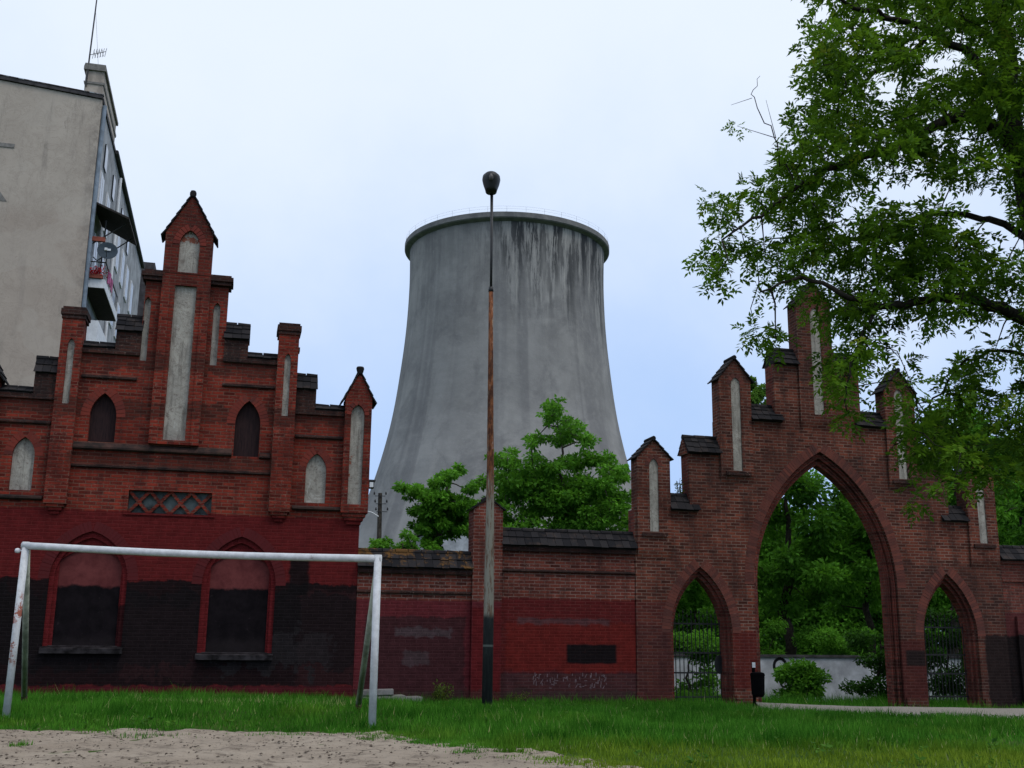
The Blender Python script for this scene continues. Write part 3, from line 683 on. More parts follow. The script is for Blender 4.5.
MB().add([(L0 - .1, TH + .01, 4.32), (L0 - .1, 11.2, 4.32), (R0 + .02, TH + .01, 4.32), (R0 + .02, 11.2, 4.32), (CX, TH + .01, 7.55), (CX, 11.2, 7.55)],
         [(0,1,5,4),(4,5,3,2),(0,4,2),(1,3,5),(0,2,3,1)]).build('roof', M['tile'], B)

# big blind windows
for (pts, x0, x1, zb, zs, za, lab) in ((bigL, -6.94, -5.27, 0.98, 2.45, 3.54, 'left'), (bigR, -3.63, -1.96, 0.86, 2.40, 3.52, 'right')):
    fr_in = parch(x0 + 0.10, x1 - 0.10, zb, zs, za - 0.14)
    win = MB().plate([(p[0], p[1]) for p in grow(pts, 0.012)], [fr_in], 0.075, 0.14).build('arched_window', M['facade_frame'], B)
    inn = segarch(x0 + 0.18, x1 - 0.15, zb, zs + 0.42, za - 0.40)
    MB().plate(grow(pts, 0.008), [inn], 0.145, 0.19).build('frame', M['facade_frame'], win)
    MB().plate(grow(pts, 0.004), [], 0.192, 0.201).build('panel', M['panel'], win)
    sl = MB()
    k = 0
    sx0, sx1 = x0 - .03, x1 + .03
    sl.add([(sx0, -.13, zb-.15), (sx1, -.13, zb-.15), (sx1, .14, zb-.15), (sx0, .14, zb-.15), (sx0, -.13, zb-.045), (sx1, -.13, zb-.045), (sx1, .14, zb+.02), (sx0, .14, zb+.02)],
           [(0,3,2,1),(4,5,6,7),(0,1,5,4),(1,2,6,5),(2,3,7,6),(3,0,4,7)])
    sl.build('sill', M['sill'], win)
    v = MB(); voussoirs(v, x0, x1, zs, za, 0.23, -0.005, 0.05); v.build('arch_ring', M['voussoir_red'], win)
# narrow boarded windows and plastered niches
for (pts, a) in ((winL, (-6.42, -5.83, 6.20, 6.76)), (winR, (-3.13, -2.54, 6.20, 6.78))):
    win = MB().plate(grow(pts, 0.01), [], 0.165, 0.195).build('lancet_window', M['board'], B)
    v = MB(); voussoirs(v, *a, 0.20, -0.005, 0.05); v.build('arch_ring', M['voussoir'], win)
for (pts, a) in ((nicL, (-7.99, -7.51, 5.20, 5.63)), (nicR, (-1.40, -0.91, 5.15, 5.58))):
    win = MB().plate(grow(pts, 0.01), [], 0.10, 0.14).build('blind_niche', M['plaster'], B)
    v = MB(); voussoirs(v, *a, 0.18, -0.005, 0.05); v.build('arch_ring', M['voussoir'], win)
for pts in (slL, slR):
    MB().plate(grow(pts, 0.01), [], 0.10, 0.13).build('blind_slit', M['plaster'], B)
# lattice panel
lg = MB(); nx_ = 4; x0, x1, z0, z1 = -5.40, -3.54, 3.99, 4.51
for i in range(nx_):
    for sgn in (1, -1):
        a = Vector((x0 + (x1 - x0) * i / nx_, 0, z0 if sgn > 0 else z1)); b = Vector((x0 + (x1 - x0) * (i + 1) / nx_, 0, z1 if sgn > 0 else z0))
        d = (b - a); h = d.length / 2; d.normalize()
        lg.obox((a + b) / 2 + Vector((0, 0.075 + (0.004 if sgn > 0 else 0), 0)), d * h, (0, 0.035, 0), Vector((-d.z, 0, d.x)) * 0.036)
lp = lg.build('lattice', M['facade'], B)
MB().plate(rect(x0 - .01, x1 + .01, z0 - .01, z1 + .01), [], 0.15, 0.19).build('backing', flat('grimy glazing', (0.06, 0.075, 0.075), 0.7, 0.9, 3.0), lp)
MB().plate(rect(x0 - .09, x1 + .09, z0 - .05, z1 + .09), [rect(x0, x1, z0, z1)], -0.03, 0.03).build('surround', M['facade'], lp)

# turret: centre buttress with the tall plaster strip and the gabled pinnacle
tw = MB(); strip = rect(-4.75, -4.25, 5.70, 9.50)
tw.plate(rect(-5.06, -3.93, 5.60, 9.78), [strip], -0.14, -0.004)
tw.plate(rect(-5.06, -4.86, 5.60, 9.40), [], -0.165, -0.143).plate(rect(-4.13, -3.93, 5.60, 9.40), [], -0.165, -0.143)
tw.box(-5.05, -3.94, -0.002, TH, 9.582, 9.80)
pn = parch(-4.73, -4.26, 9.84, 10.55, 10.93)
pout = [(-5.07, 9.801), (-3.95, 9.801), (-3.95, 10.84), (-4.51, 11.84), (-5.07, 10.84)]
tw.plate(pout, [pn], -0.12, 0.06).plate(pout, [], 0.062, 0.40)
tur = tw.build('turret', M['facade'], B)
MB().plate(grow(strip, .01), [], -0.05, -0.006).build('plaster_strip', M['plaster'], tur)
MB().plate(grow(pn, .01), [], -0.03, 0.05).build('plaster_niche', M['plaster_bare'], tur)
v = MB(); voussoirs(v, -4.73, -4.26, 10.55, 10.93, 0.16, -0.135, -0.05); v.build('arch_ring', M['voussoir'], tur)
gt = MB(); gable_tiles(gt, -5.07, -3.95, -0.12, 0.40, 10.84, 11.84, rows=6)
gt.lathe([(0.001, 0.09), (0.06, 0.085), (0.08, 0.04), (0.08, -.02), (0.05, -0.1)], 10, (-4.51, -0.1, 11.88)); gt.build('tile_roof', M['tile'], tur)
for sgn in (0, 1):
    cc = MB()
    def bx(a, b, *r):
        if sgn: a, b = mir(b), mir(a)
        cc.box(a, b, *r)
    bx(-3.93, -3.44, -0.10, TH + .05, 9.60, 9.72); bx(-3.932, -3.40, -0.14, TH + .08, 9.69, 9.80); bx(-3.934, -3.45, -0.08, TH + .03, 9.78, 9.86)
    cc.build('cornice', M['facade_dark'], B)
# ledges and string courses
def ledge(name, x0, x1, z0, z1, p, mat, slope=0.6, parent=B):
    zz = z0 + (z1 - z0) * slope
    return MB().add([(x0,-p*.6,z0),(x1,-p*.6,z0),(x1,.02,z0),(x0,.02,z0),(x0,-p,z0+.4*(zz-z0)),(x1,-p,z0+.4*(zz-z0)),(x0,-p,zz),(x1,-p,zz),(x1,.02,z1),(x0,.02,z1)],
        [(0,3,2,1),(0,1,5,4),(4,5,7,6),(6,7,8,9),(1,2,8,7,5),(0,4,6,9,3)]).build(name, mat, parent)
ledge('ledge', -6.72, -3.16, 5.40, 5.60, 0.10, M['ledge'], 0.35); ledge('ledge', -2.52, -2.26, 5.38, 5.56, 0.08, M['facade_dark'], .35)
ledge('string_course', -6.71, -2.23, 4.99, 5.09, 0.07, M['facade_dark'])
for sgn in (0, 1):
    f = (lambda a, b: (a, b)) if not sgn else (lambda a, b: (mir(b), mir(a)))
    ledge('string_course', *f(-3.49, -2.26), 7.09, 7.20, 0.07, M['facade_dark']); ledge('string_course', *f(-1.70, -0.56), 5.93, 6.04, 0.07, M['facade_dark'])
    ledge('string_course', *f(-1.69, -0.54), 4.19, 4.31, 0.11, M['ledge'])
    # copings of the two steps, with the tiled merlons standing on them
    for (a, b, z0, z1, m0, m1, mz0, mz1, mz2) in ((-3.51, -2.22, 7.70, 7.99, -3.51, -2.94, 7.95, 8.26, 8.74), (-1.74, -0.55, 6.52, 6.80, -1.74, -1.25, 6.76, 7.13, 7.58)):
        cp = MB(); aa, bb = f(m1 + 0.02, b)
        MB().plate(rect(*f(a, b), z0, z0 + .121), [], -0.07, TH + .03).build('cornice', M['facade_dark'], B)
        tile_cap(cp, aa, bb, -0.06, TH + .02, z0 + .122, z1 + .03, over=0.03); cp.build('coping', M['tile'], B)
        ml = MB().box(*f(m0, m1), -0.03, TH, z0 + .123, mz1).build('merlon', M['facade_dark'], B)
        cpx = MB(); tile_cap(cpx, *f(m0, m1), -0.04, TH + .01, mz1 + .002, mz2); cpx.build('tile_cap', M['tile'], ml)
    # tall pier between the steps
    x0, x1 = f(-2.23, -1.74)
    slit = parch(*f(-2.06, -1.91), 6.43, 7.82, 7.99)
    pr = MB().plate(rect(x0, x1, 4.20, 8.46), [slit], -0.16, -0.004); pr.box(x0 + .02, x1 - .02, 0.0, TH + .02, 6.56, 8.46)
    for i in range(4): pr.box(x0 + .05 * i, x1 - .05 * i, -0.16 + .035 * i, -0.003, 4.199 - .075 * (i + 1), 4.198 - .075 * i)
    pr = pr.build('pier', M['facade'], B)
    MB().plate(grow(slit, .01), [], -0.09, -0.01).build('plaster_slit', M['plaster'], pr)
    MB().box(x0 - .02, x1 + .02, -0.19, TH + .05, 8.462, 8.56).box(x0 - .045, x1 + .045, -0.215, TH + .07, 8.55, 8.69).box(x0 - .01, x1 + .01, -0.18, TH + .04, 8.68, 8.75).build('cap', M['facade_dark'], pr)
    if sgn == 0: MB().box(x1 + .001, x1 + .04, .0, .3, 8.1, 8.2).build('cap', M['facade_dark'], pr)
    # end pier with its own gable
    x0, x1 = f(-0.54, 0.11); xm = (x0 + x1) / 2
    nn = parch(*f(-0.39, -0.06), 4.36, 6.55, 6.82)
    ep = [(x0, 4.25), (x1, 4.25), (x1, 6.98), (xm, 7.62), (x0, 6.98)]
    pr = MB().plate(ep, [nn], -0.17, -0.004).plate([(p[0] + (.006 if p[0] < xm else -.006 if p[0] > xm else 0), p[1]) for p in ep], [], 0.001, TH + .06)
    for i in range(4): pr.box(x0 + .05 * i, x1 - .05 * i, -0.17 + .035 * i, TH, 4.249 - .09 * (i + 1), 4.248 - .09 * i)
    pr = pr.build('end_pier', M['facade'], B)
    MB().plate(grow(nn, .01), [], -0.08, -0.01).build('plaster_niche', M['plaster'] if sgn else M['plaster_bare'], pr)
    v = MB(); a_, b_ = f(-0.39, -0.06); voussoirs(v, a_, b_, 6.55, 6.82, 0.11, -0.185, -0.06); v.build('arch_ring', M['voussoir'], pr)
    gt = MB(); gable_tiles(gt, x0, x1, -0.17, TH + .06, 6.98, 7.62, rows=4)
    gt.lathe([(0.001, 0.09), (0.085, 0.075), (0.10, 0.03), (0.085, -.03), (0.06, -0.12)], 10, (xm, -0.13, 7.70)); gt.build('tile_roof', M['tile'], pr)
MB().box(L0, R0, -0.035, -0.002, -0.6, 0.10).build('plinth', M['facade'], B)

# floodlight on the corner of the building
p = wl2w(0.11, 0.0)
fl = empty('floodlight', (p[0], p[1], 4.78), AZ); tag(fl, 'small dark floodlight fixed to the right corner of the stepped gable', 'floodlight')
MB().box(0.01, 0.13, -0.14, 0.06, 0.0, 0.16).box(0.0, 0.16, -0.16, 0.08, 0.165, 0.20).build('housing', M['darkmetal'], fl)
MB().box(0.02, 0.11, -0.15, -0.142, 0.02, 0.14).build('lens', M['white'], fl)
MB().box(-0.02, 0.02, -0.03, 0.03, -0.10, 0.12).build('bracket', M['darkmetal'], fl)

# ================================================================= garden walls
def garden(name, label, x0, x1, ztop, ztile, zstr, moss):
    g = empty(name, (O.x, O.y, 0), AZ); tag(g, label, 'wall', 'garden walls beside the gateway')
    MB().box(x0, x1, 0.03, 0.38, -0.8, ztile).build('wall_face', M['garden'], g)
    ledge('string_course', x0, x1, zstr, zstr + .08, 0.05, M['facade_dark'], parent=g).location = (0, 0.015, 0)
    cb = MB().plate([(x0, ztile - .12), (x1, ztile - .12), (x1, ztile), (x0, ztile)], [], -.07, .48); cb.build('cornice', M['facade_dark'], g)
    cp = MB(); tile_cap(cp, x0, x1, -0.09, 0.50, ztile + .002, ztop, tw=0.2); cp.build('coping', M['tile_moss'] if moss else M['tile'], g)
    return g
ga = garden('brick_wall', 'lower stretch of brick garden wall with orange moss on its coping', -0.05, 2.73, 3.34, 2.88, 2.28, True)
gb = garden('brick_wall', 'taller stretch of brick garden wall carrying a painted black rectangle', 3.49, 6.99, 3.96, 3.50, 2.87, False)
ck = MB()
random.seed(3)
for i in range(70):
    cx_, cz_ = 4.3 + 1.9 * random.random() ** 1.0, random.uniform(0.08, 0.42)
    a = random.choice((1.57, 1.5, 1.62, 1.45, 0.0, 1.0)); l = random.uniform(0.012, 0.06)
    ck.obox((cx_, 0.026, cz_), (math.cos(a) * l, 0, math.sin(a) * l), (0, 0.002, 0), (-math.sin(a) * .009, 0, math.cos(a) * .009))
ck.build('chalk_scrawl', M['chalk'], gb)
pl = empty('brick_pillar', (O.x, O.y, 0), AZ); tag(pl, 'gabled brick pillar between the two garden wall stretches, behind the lamp post', 'pillar')
MB().plate([(2.74, -0.8), (3.48, -0.8), (3.48, 4.38), (3.11, 4.66), (2.74, 4.38)], [], -0.10, 0.5).build('shaft', M['garden'], pl)
gt = MB(); gable_tiles(gt, 2.74, 3.48, -0.10, 0.5, 4.38, 4.64, rows=3, over=0.05); gt.build('tile_roof', M['tile'], pl)

# ================================================================= gateway
G = empty('brick_gateway', (O.x, O.y, 0), AZ); tag(G, 'brick neo gothic gateway with one tall pointed arch between two small ones', 'gateway')
GX = 12.40; GT = 0.50; ZB = -0.9
def gm(x): return 2 * GX - x
half = [(GX + 4.9, 4.55), (16.28 - .02, 4.55), (16.28, 6.07), (15.34, 6.07), (15.34, 7.06), (13.70, 7.06), (13.70, 8.70)]
silr = [(p[0], p[1]) for p in half]; sill_ = [(gm(p[0]), p[1]) for p in reversed(half)]
silg = [(gm(GX + 5.4), ZB), (GX + 5.4, ZB), (GX + 5.4, 4.55)] + silr + sill_ + [(gm(GX + 5.4), 4.55)]
mainO = parch(GX - 2.13, GX + 2.10, ZB, 2.70, 6.32, 18); mainI = parch(GX - 1.93, GX + 1.90, ZB, 2.70, 5.98, 18); mainM = parch(GX - 2.03, GX + 2.0, ZB, 2.70, 6.15, 18)
sides = [(7.92, 9.62), (gm(9.62) + .02, gm(7.92))]
so_, sm_, si_ = [], [], []
for (a, b) in sides:
    so_.append(parch(a, b, ZB, 1.45, 3.12)); sm_.append(parch(a + .075, b - .075, ZB, 1.45, 3.00)); si_.append(parch(a + .15, b - .15, ZB, 1.45, 2.88))
# openings reach the foot of the wall, so they are notches in the outline
def notch(a_list):
    base = []
    for a in a_list: base += [a[0]] + list(reversed(a[2:])) + [a[1]]
    return base
def order(arches, y0, y1):
    b = [(gm(GX + 5.4), ZB)] + notch(arches)
    return MB().plate(b + silg[1:], [], y0, y1)
ar = [so_[0], mainO, so_[1]]; am = [sm_[0], mainM, sm_[1]]; ai = [si_[0], mainI, si_[1]]
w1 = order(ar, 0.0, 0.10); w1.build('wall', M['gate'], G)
order(am, 0.102, 0.20).build('arch_moulding', M['moulding'], G)
order(ai, 0.202, GT).build('arch_moulding', M['moulding'], G)
v = MB(); voussoirs(v, GX - 2.13, GX + 2.10, 2.70, 6.32, 0.26, -0.005, 0.05); v.build('arch_ring', M['voussoir_gate'], G)
for (a, b) in sides:
    v = MB(); voussoirs(v, a, b, 1.45, 3.12, 0.24, -0.005, 0.05); v.build('arch_ring', M['voussoir_gate'], G)
# roll mouldings standing in the orders of the great arch
rm = MB()
for arch_, yy in ((mainO, 0.095), (mainM, 0.197)):
    pts = list(reversed(arch_[2:])); path = [(arch_[0][0] + .035, yy, ZB)] + [(p[0] + (.035 if p[0] < GX else -.035), yy, p[1] - .03) for p in pts] + [(arch_[1][0] - .035, yy, ZB)]
    rm.tube(path, 0.032, 6)
rm.build('arch_moulding', M['moulding'], G, smooth=True)
# plinths at the feet of the piers
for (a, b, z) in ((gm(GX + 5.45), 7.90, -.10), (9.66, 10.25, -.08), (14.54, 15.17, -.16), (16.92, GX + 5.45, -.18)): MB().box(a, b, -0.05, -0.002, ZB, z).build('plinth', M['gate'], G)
def pinn(x0, x1, z0, ze, za, niche, zsp, front=-0.14, back=GT + .04, sill=True):
    xm = (x0 + x1) / 2
    out = [(x0, z0), (x1, z0), (x1, ze), (xm, za), (x0, ze)]
    n_ = parch(niche[0], niche[1], niche[2], zsp, niche[3])
    p = MB().plate(out, [n_], front, -0.004).plate([(q[0] + (.006 if q[0] < xm else -.006 if q[0] > xm else 0), q[1]) for q in out], [], 0.0015, back)
    p.add([(x0, front, z0), (x1, front, z0), (x1, -.004, z0 - .22), (x0, -.004, z0 - .22), (x1, -.004, z0 - .001), (x0, -.004, z0 - .001)], [(0,3,2,1),(0,5,3),(1,2,4),(0,1,4,5),(2,3,5,4)])
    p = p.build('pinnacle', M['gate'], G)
    MB().plate(grow(n_, .008), [], -0.035, -0.005).build('plaster_slit', M['plaster'], p)
    v = MB(); voussoirs(v, niche[0], niche[1], zsp, niche[3], 0.12, front - .010, front + .03, 0.075); v.build('arch_ring', M['voussoir_gate'], p)
    if sill: MB().box(niche[0] - .22, niche[1] + .22, front - .05, front + .02, niche[2] - .13, niche[2] - .03).build('sill', M['facade_dark'], p)
    gt = MB(); gable_tiles(gt, x0, x1, front, back, ze, za, rows=4, over=.06); gt.build('tile_roof', M['tile'], p)
    return p
for sgn in (0, 1):
    f = (lambda a, b: (a, b)) if not sgn else (lambda a, b: (gm(b), gm(a)))
    pinn(*f(7.05, 7.97), 3.50, 5.90, 6.38, (*f(7.39, 7.64), 3.98, 5.88), 5.68, front=-0.06, back=GT - .1)
    pinn(*f(9.42, 10.36), 5.55, 8.16, 8.74, (*f(9.78, 10.05), 5.67, 8.22), 8.02, front=-.06, back=GT - .1)
    for (a, b, z0, z1) in ((7.99, 8.76, 4.53, 5.02), (8.50, 9.42, 6.06, 6.60), (10.38, 11.28, 7.05, 7.57)):
        cp = MB(); tile_cap(cp, *f(a, b), -0.07, GT + .06, z0 + .02, z1); cp.build('tile_cap', M['tile'], G)
    cp = MB(); tile_cap(cp, *f(11.11, 11.83), -0.05, GT + .06, 8.702, 9.22); cp.build('tile_cap', M['tile'], G)
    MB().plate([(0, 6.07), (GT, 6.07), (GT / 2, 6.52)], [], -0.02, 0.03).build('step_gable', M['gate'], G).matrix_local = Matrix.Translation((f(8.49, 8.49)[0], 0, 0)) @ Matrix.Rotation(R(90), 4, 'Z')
pinn(11.84, 12.90, 7.15, 10.50, 11.10, (12.26, 12.56, 7.34, 10.40), 10.18, sill=False, front=-.06, back=GT - .05)

# iron gates of the side arches
def iron_gate(x0, x1, ztop, y, rot=0):
    b = MB(); n_ = 12
    for i in range(n_ + 1):
        x = x0 + (x1 - x0) * i / n_; b.tube([(x, y, -0.25), (x, y, ztop + (0.10 if i % 2 else 0.0))], 0.012, 6)
        b.lathe([(0.001, 0.1), (0.022, 0.0), (0.001, -0.05)], 6, (x, y, ztop + (0.16 if i % 2 else 0.06)))
    for z in (-0.15, 0.45, 0.95, ztop - .12): b.box(x0 - .02, x1 + .02, y - .014, y + .014, z - .02, z + .02)
    return b.build('iron_gate', M['iron'], G)
iron_gate(8.09, 9.44, 1.80, 0.40); iron_gate(15.40, 16.70, 1.80, 0.40)
b = MB(); # ornamental lock plate on the left gate
b.lathe([(0.001, -.012), (0.16, -.012), (0.16, .012), (0.001, .012)], 16, (0, 0, 0)); o = b.build('iron_gate', M['iron'], G); o.matrix_local = Matrix.Translation((9.40, 0.39, 0.66)) @ Matrix.Rotation(R(90), 4, 'X') @ Matrix.Diagonal((0.8, 1.5, 1, 1))

# wall running on to the right of the gateway
wg = empty('brick_wall', (O.x, O.y, 0), AZ); tag(wg, 'short brick wall with black painted panel at the right edge, past the gateway', 'wall', 'garden walls beside the gateway')
MB().box(GX + 5.42, 27, 0.06, 0.41, -0.9, 3.52).build('wall_face', M['wing'], wg)
MB().box(18.15, 18.42, -0.03, 0.05, -0.9, 2.0).box(GX + 5.42, 27, 0.01, 0.45, 2.95, 3.03).box(GX + 5.42, 27, 0.0, 0.47, 3.44, 3.522).build('pilaster', M['wing'], wg)
cp = MB(); tile_cap(cp, GX + 5.42, 27, -0.04, 0.52, 3.525, 3.96, tw=.22); cp.build('coping', M['tile'], wg)

# little plant rooted on the gateway step, stacked slabs, bin
def leaf_quads(C, D, Ln, Wd, N=None):
    """diamond leaves: base points C, directions D, lengths and widths"""
    n = len(C); D = D / np.maximum(np.linalg.norm(D, axis=1, keepdims=True), 1e-6)
    if N is None: N = rng.normal(size=(n, 3)) * np.array([.8, .8, .6]) + np.array([0, 0, .8])
    Sd = np.cross(D, N); Sd /= np.maximum(np.linalg.norm(Sd, axis=1, keepdims=True), 1e-6)
    up = np.cross(Sd, D)
    Ln = np.asarray(Ln)[:, None]; Wd = np.asarray(Wd)[:, None]
    P = np.empty((n, 4, 3))
    P[:, 0] = C; P[:, 1] = C + D * Ln * .45 + Sd * Wd * .5 + up * Ln * .05; P[:, 2] = C + D * Ln - up * Ln * .10; P[:, 3] = C + D * Ln * .45 - Sd * Wd * .5 + up * Ln * .05
    return P.reshape(-1, 3)
def plant(name, label, cat, loc, h, r, n, mat, leaf=0.07, group=None, stems=7):
    e = empty(name, loc); tag(e, label, cat, group)
    st = MB(); tips = []
    for i in range(stems):
        a = rng.uniform(0, 6.28); q = r * rng.uniform(.15, .95); hh = h * rng.uniform(.55, 1.0)
        p0 = Vector((q * .2 * math.cos(a), q * .2 * math.sin(a), -.05)); p2 = Vector((q * math.cos(a), q * math.sin(a), hh)); p1 = p0.lerp(p2, .5) + Vector((0, 0, hh * .12))
        st.tube([p0, p1, p2], [.012 * (h + .3), .008 * (h + .3), .004], 5); tips.append((p0, p1, p2))
    st.build('stem', M['bark_pale'], e)
    k = rng.integers(0, stems, n); tt_ = rng.uniform(.2, 1.0, n)
    A = np.array([[list(v) for v in t] for t in tips])[k]
    C = A[:, 0] * ((1-tt_)**2)[:, None] + A[:, 1] * (2*tt_*(1-tt_))[:, None] + A[:, 2] * (tt_**2)[:, None] + rng.normal(size=(n, 3)) * r * .16
    D = rng.normal(size=(n, 3)) + np.array([0, 0, .3]); L = leaf * rng.uniform(.6, 1.2, n)
    np_mesh('foliage', leaf_quads(C, D, L, L * .5), 4, mat, e, rnd=np.clip(rng.normal(.5, .22, n), 0, 1))
    return e
P_, T_n = rosettes(); tag(np_mesh('ground_weeds', P_, 4, M['weed_low'], rnd=T_n), 'broad leaved weeds scattered through the grass', 'weeds', kind='stuff')
p = wl2w(8.35, 0.25); plant('sprig', 'tiny green sprig growing on the gateway step beside the tiled cap', 'plant', (p[0], p[1], 5.0), 0.42, 0.16, 90, M['weed'], 0.07, stems=5)
p = wl2w(1.95, -0.32); plant('weed', 'bushy yellow green weed at the foot of the lower garden wall', 'plant', (p[0], p[1], float(gh(*p))), 0.46, 0.34, 420, M['weed'], 0.075, stems=12)
p = wl2w(3.9, -0.25); plant('weed', 'low weed at the foot of the wall just right of the lamp post', 'plant', (p[0], p[1], float(gh(*p))), 0.26, 0.30, 160, M['weed'], 0.06, stems=7)
for i, (s, d, z, lx, ly, rz, lab) in enumerate(((0.62, -0.34, 0.0, .50, .22, .1, 'bottom slab of the small grey heap beside the black painted corner'), (0.50, -0.30, .135, .36, .18, -.12, 'upper slab of the small grey heap beside the black painted corner'), (1.16, -0.42, 0.0, .34, .17, .3, 'single grey slab lying in the grass right of the heap'))):
    p = wl2w(s, d); e = MB().box(-lx, lx, -ly, ly, 0.0, .12)
    o = e.build('stone_slab', M['stone']); bm = bmesh.new(); bm.from_mesh(o.data)
    bmesh.ops.bevel(bm, geom=bm.edges[:], offset=.015, segments=2, affect='EDGES'); bm.to_mesh(o.data); bm.free()
    o.location = (p[0], p[1], float(gh(*p)) + .02 + z); o.rotation_euler = (R(2), R(-2), AZ + rz); tag(o, lab, 'slab', 'grey slabs at the wall foot')
bn = empty('litter_bin', (5.85, 26.8, float(gh(5.85, 26.8))), AZ); tag(bn, 'black litter bin on a short post in front of the great arch', 'bin')
MB().tube([(0, .17, -.1), (0, .17, 1.12)], .04, 10).build('post', M['binplastic'], bn)
bb = MB(); 
for (z0, z1, r0, r1) in ((.34, .40, .12, .155), (.402, .82, .155, .17), (.822, .85, .18, .18)):
    bb.lathe([(0.001, z0), (r0, z0), (r1, z1), (0.001, z1)], 20, (0, -.03, 0), 1.0, .8)
bb.build('bin_body', M['binplastic'], bn); MB().lathe([(.17, .852), (.17, .88), (.10, .90), (0.001, .905)], 20, (0, -.03, 0), 1, .8).build('lid', M['binplastic'], bn)
MB().box(-.05, .03, .12, .128, 1.00, 1.12).build('notice', M['white'], bn)

# ================================================================= white wall behind the gateway
p0, p1 = Vector((5.6, 38.6, 0)), Vector((19, 41.6, 0)); d = (p1 - p0); wz = math.atan2(d.y, d.x)
ww = empty('whitewashed_wall', (p0.x, p0.y, 0), wz); tag(ww, 'low whitewashed wall with black spray painted marks, seen through the great arch', 'wall')
MB().box(0, d.length, 0, .25, -1.2, .72).build('wall_face', M['whitewall'], ww); MB().box(-.03, d.length + .03, -.06, .31, .722, .80).build('coping', M['roofing'], ww)
gr = MB()
ring = [(3.93 + .23 * math.cos(a), -.004, .42 + .25 * math.sin(a)) for a in np.linspace(0, 6.283, 22)]
def stroke(P, r_=.035):
    for a, b_ in zip(P[:-1], P[1:]):
        a, b_ = Vector(a), Vector(b_); q = b_ - a
        if q.length < 1e-4: continue
        u = q.normalized(); gr.obox((a + b_) / 2, u * (q.length / 2 + r_ * .5), (0, .003, 0), Vector((-u.z, 0, u.x)) * r_)
stroke(ring, .05)
for (cx_, cz_, rr) in ((4.05, -.15, .13), (4.42, -.25, .14)): stroke([(cx_ + rr * math.cos(a), -.004, cz_ + rr * math.sin(a)) for a in np.linspace(.5, 6.0, 14)], .028)
stroke([(4.66, -.004, -.12), (4.68, -.004, -.32), (4.76, -.004, -.38), (4.86, -.004, -.32), (4.88, -.004, -.1)], .028); stroke([(5.0, -.004, -.1), (5.1, -.004, -.3), (5.2, -.004, -.08)], .028)
gr.build('spray_marks', M['ink'], ww)

# ================================================================= tall house at the left
A0 = at(95, 170, 40); H = empty('apartment_house', (A0.x, A0.y, 0), AZ); tag(H, 'tall apartment house with blank beige gable wall and balconies on its side', 'building')
HL, HD, HT = -18.0, 21.0, 21.98
MB().plate([(HL, -.7), (0, -.7), (0, HT - .1), (HL, HT + 1.42)], [], 0, .4).build('gable_wall', M['stucco'], H)
MB().box(-.35, -.002, .402, HD, -.7, HT - .12).build('street_wall', M['stucco_pale'], H); MB().box(HL, HL + .3, .402, HD, -.7, HT - .12).build('yard_wall', M['stucco_pale'], H)
rf = MB().plate([(HL, HT + 1.44), (.02, HT - .08), (.02, HT + .06), (HL, HT + 1.58)], [], -.08, HD).box(0.0, .05, .1, HD, HT - .16, HT + .02).build('roof', M['roofing'], H)
MB().plate([(HL, HT + 1.585), (.05, HT + .065), (.05, HT + .10), (HL, HT + 1.62)], [], -.10, .12).build('flashing', M['flashing'], rf)
MB().tube([(.10, 4.95, HT - .1), (.10, HD, HT - .1)], .09, 8).build('gutter', M['darkmetal'], rf)
ch = MB().box(-.72, -.03, .05, 4.9, HT - .1, HT + 1.15).build('chimney', M['stucco'], H)
MB().plate([(-.80, HT + 1.13), (.05, HT + 1.13), (.05, HT + 1.26), (.01, HT + 1.40), (-.76, HT + 1.40), (-.80, HT + 1.26)], [], -.03, 4.97).build('chimney_head', M['stone'], ch)
MB().plate([(-.75, HT + .55), (.0, HT + .55), (.02, HT + .64), (-.77, HT + .64)], [], .01, 4.94).build('chimney_band', M['stone'], ch)
for yy in (.3, 1.8): MB().box(-.55, -.2, yy, yy + .6, HT + 1.402, HT + 1.46).build('chimney_cap', M['darkmetal'], ch)
MB().tube([(.10, .12, HT - .3), (.08, .10, 18), (.08, .10, 0)], .085, 8).build('drainpipe', M['zinc'], H)
MB().tube([(.09, 7.2, HT - .4), (.09, 7.2, 0)], .07, 8).build('drainpipe', M['white'], H)
for z in (17.8, 15.1, 11.6, 8.4, 5.2):
    for y in (1.4, 3.8, 8.6, 11.0, 13.4, 16.0):
        wd = MB().box(-.01, .05, y, y + 1.1, z, z + 1.7).build('window', M['white'], H); MB().box(.052, .058, y + .08, y + .5, z + .08, z + 1.62).box(.052, .058, y + .6, y + 1.02, z + .08, z + 1.62).build('pane', M['glass'], wd)
for y in (2.0, 5.2, 9.2, 12.5): MB().box(0.0, .06, y, y + .7, 19.9, 20.9).build('window', M['glass'], H)
MB().plate(rect(-3.55, -2.98, 19.44, 19.60), [], -.03, .02).build('vent_slab', M['stone'], H)
MB().plate([(-3.3, 17.25), (-3.02, 17.25), (-3.3, 17.62)], [], -.02, .02).build('vent_slab', M['stone'], H)
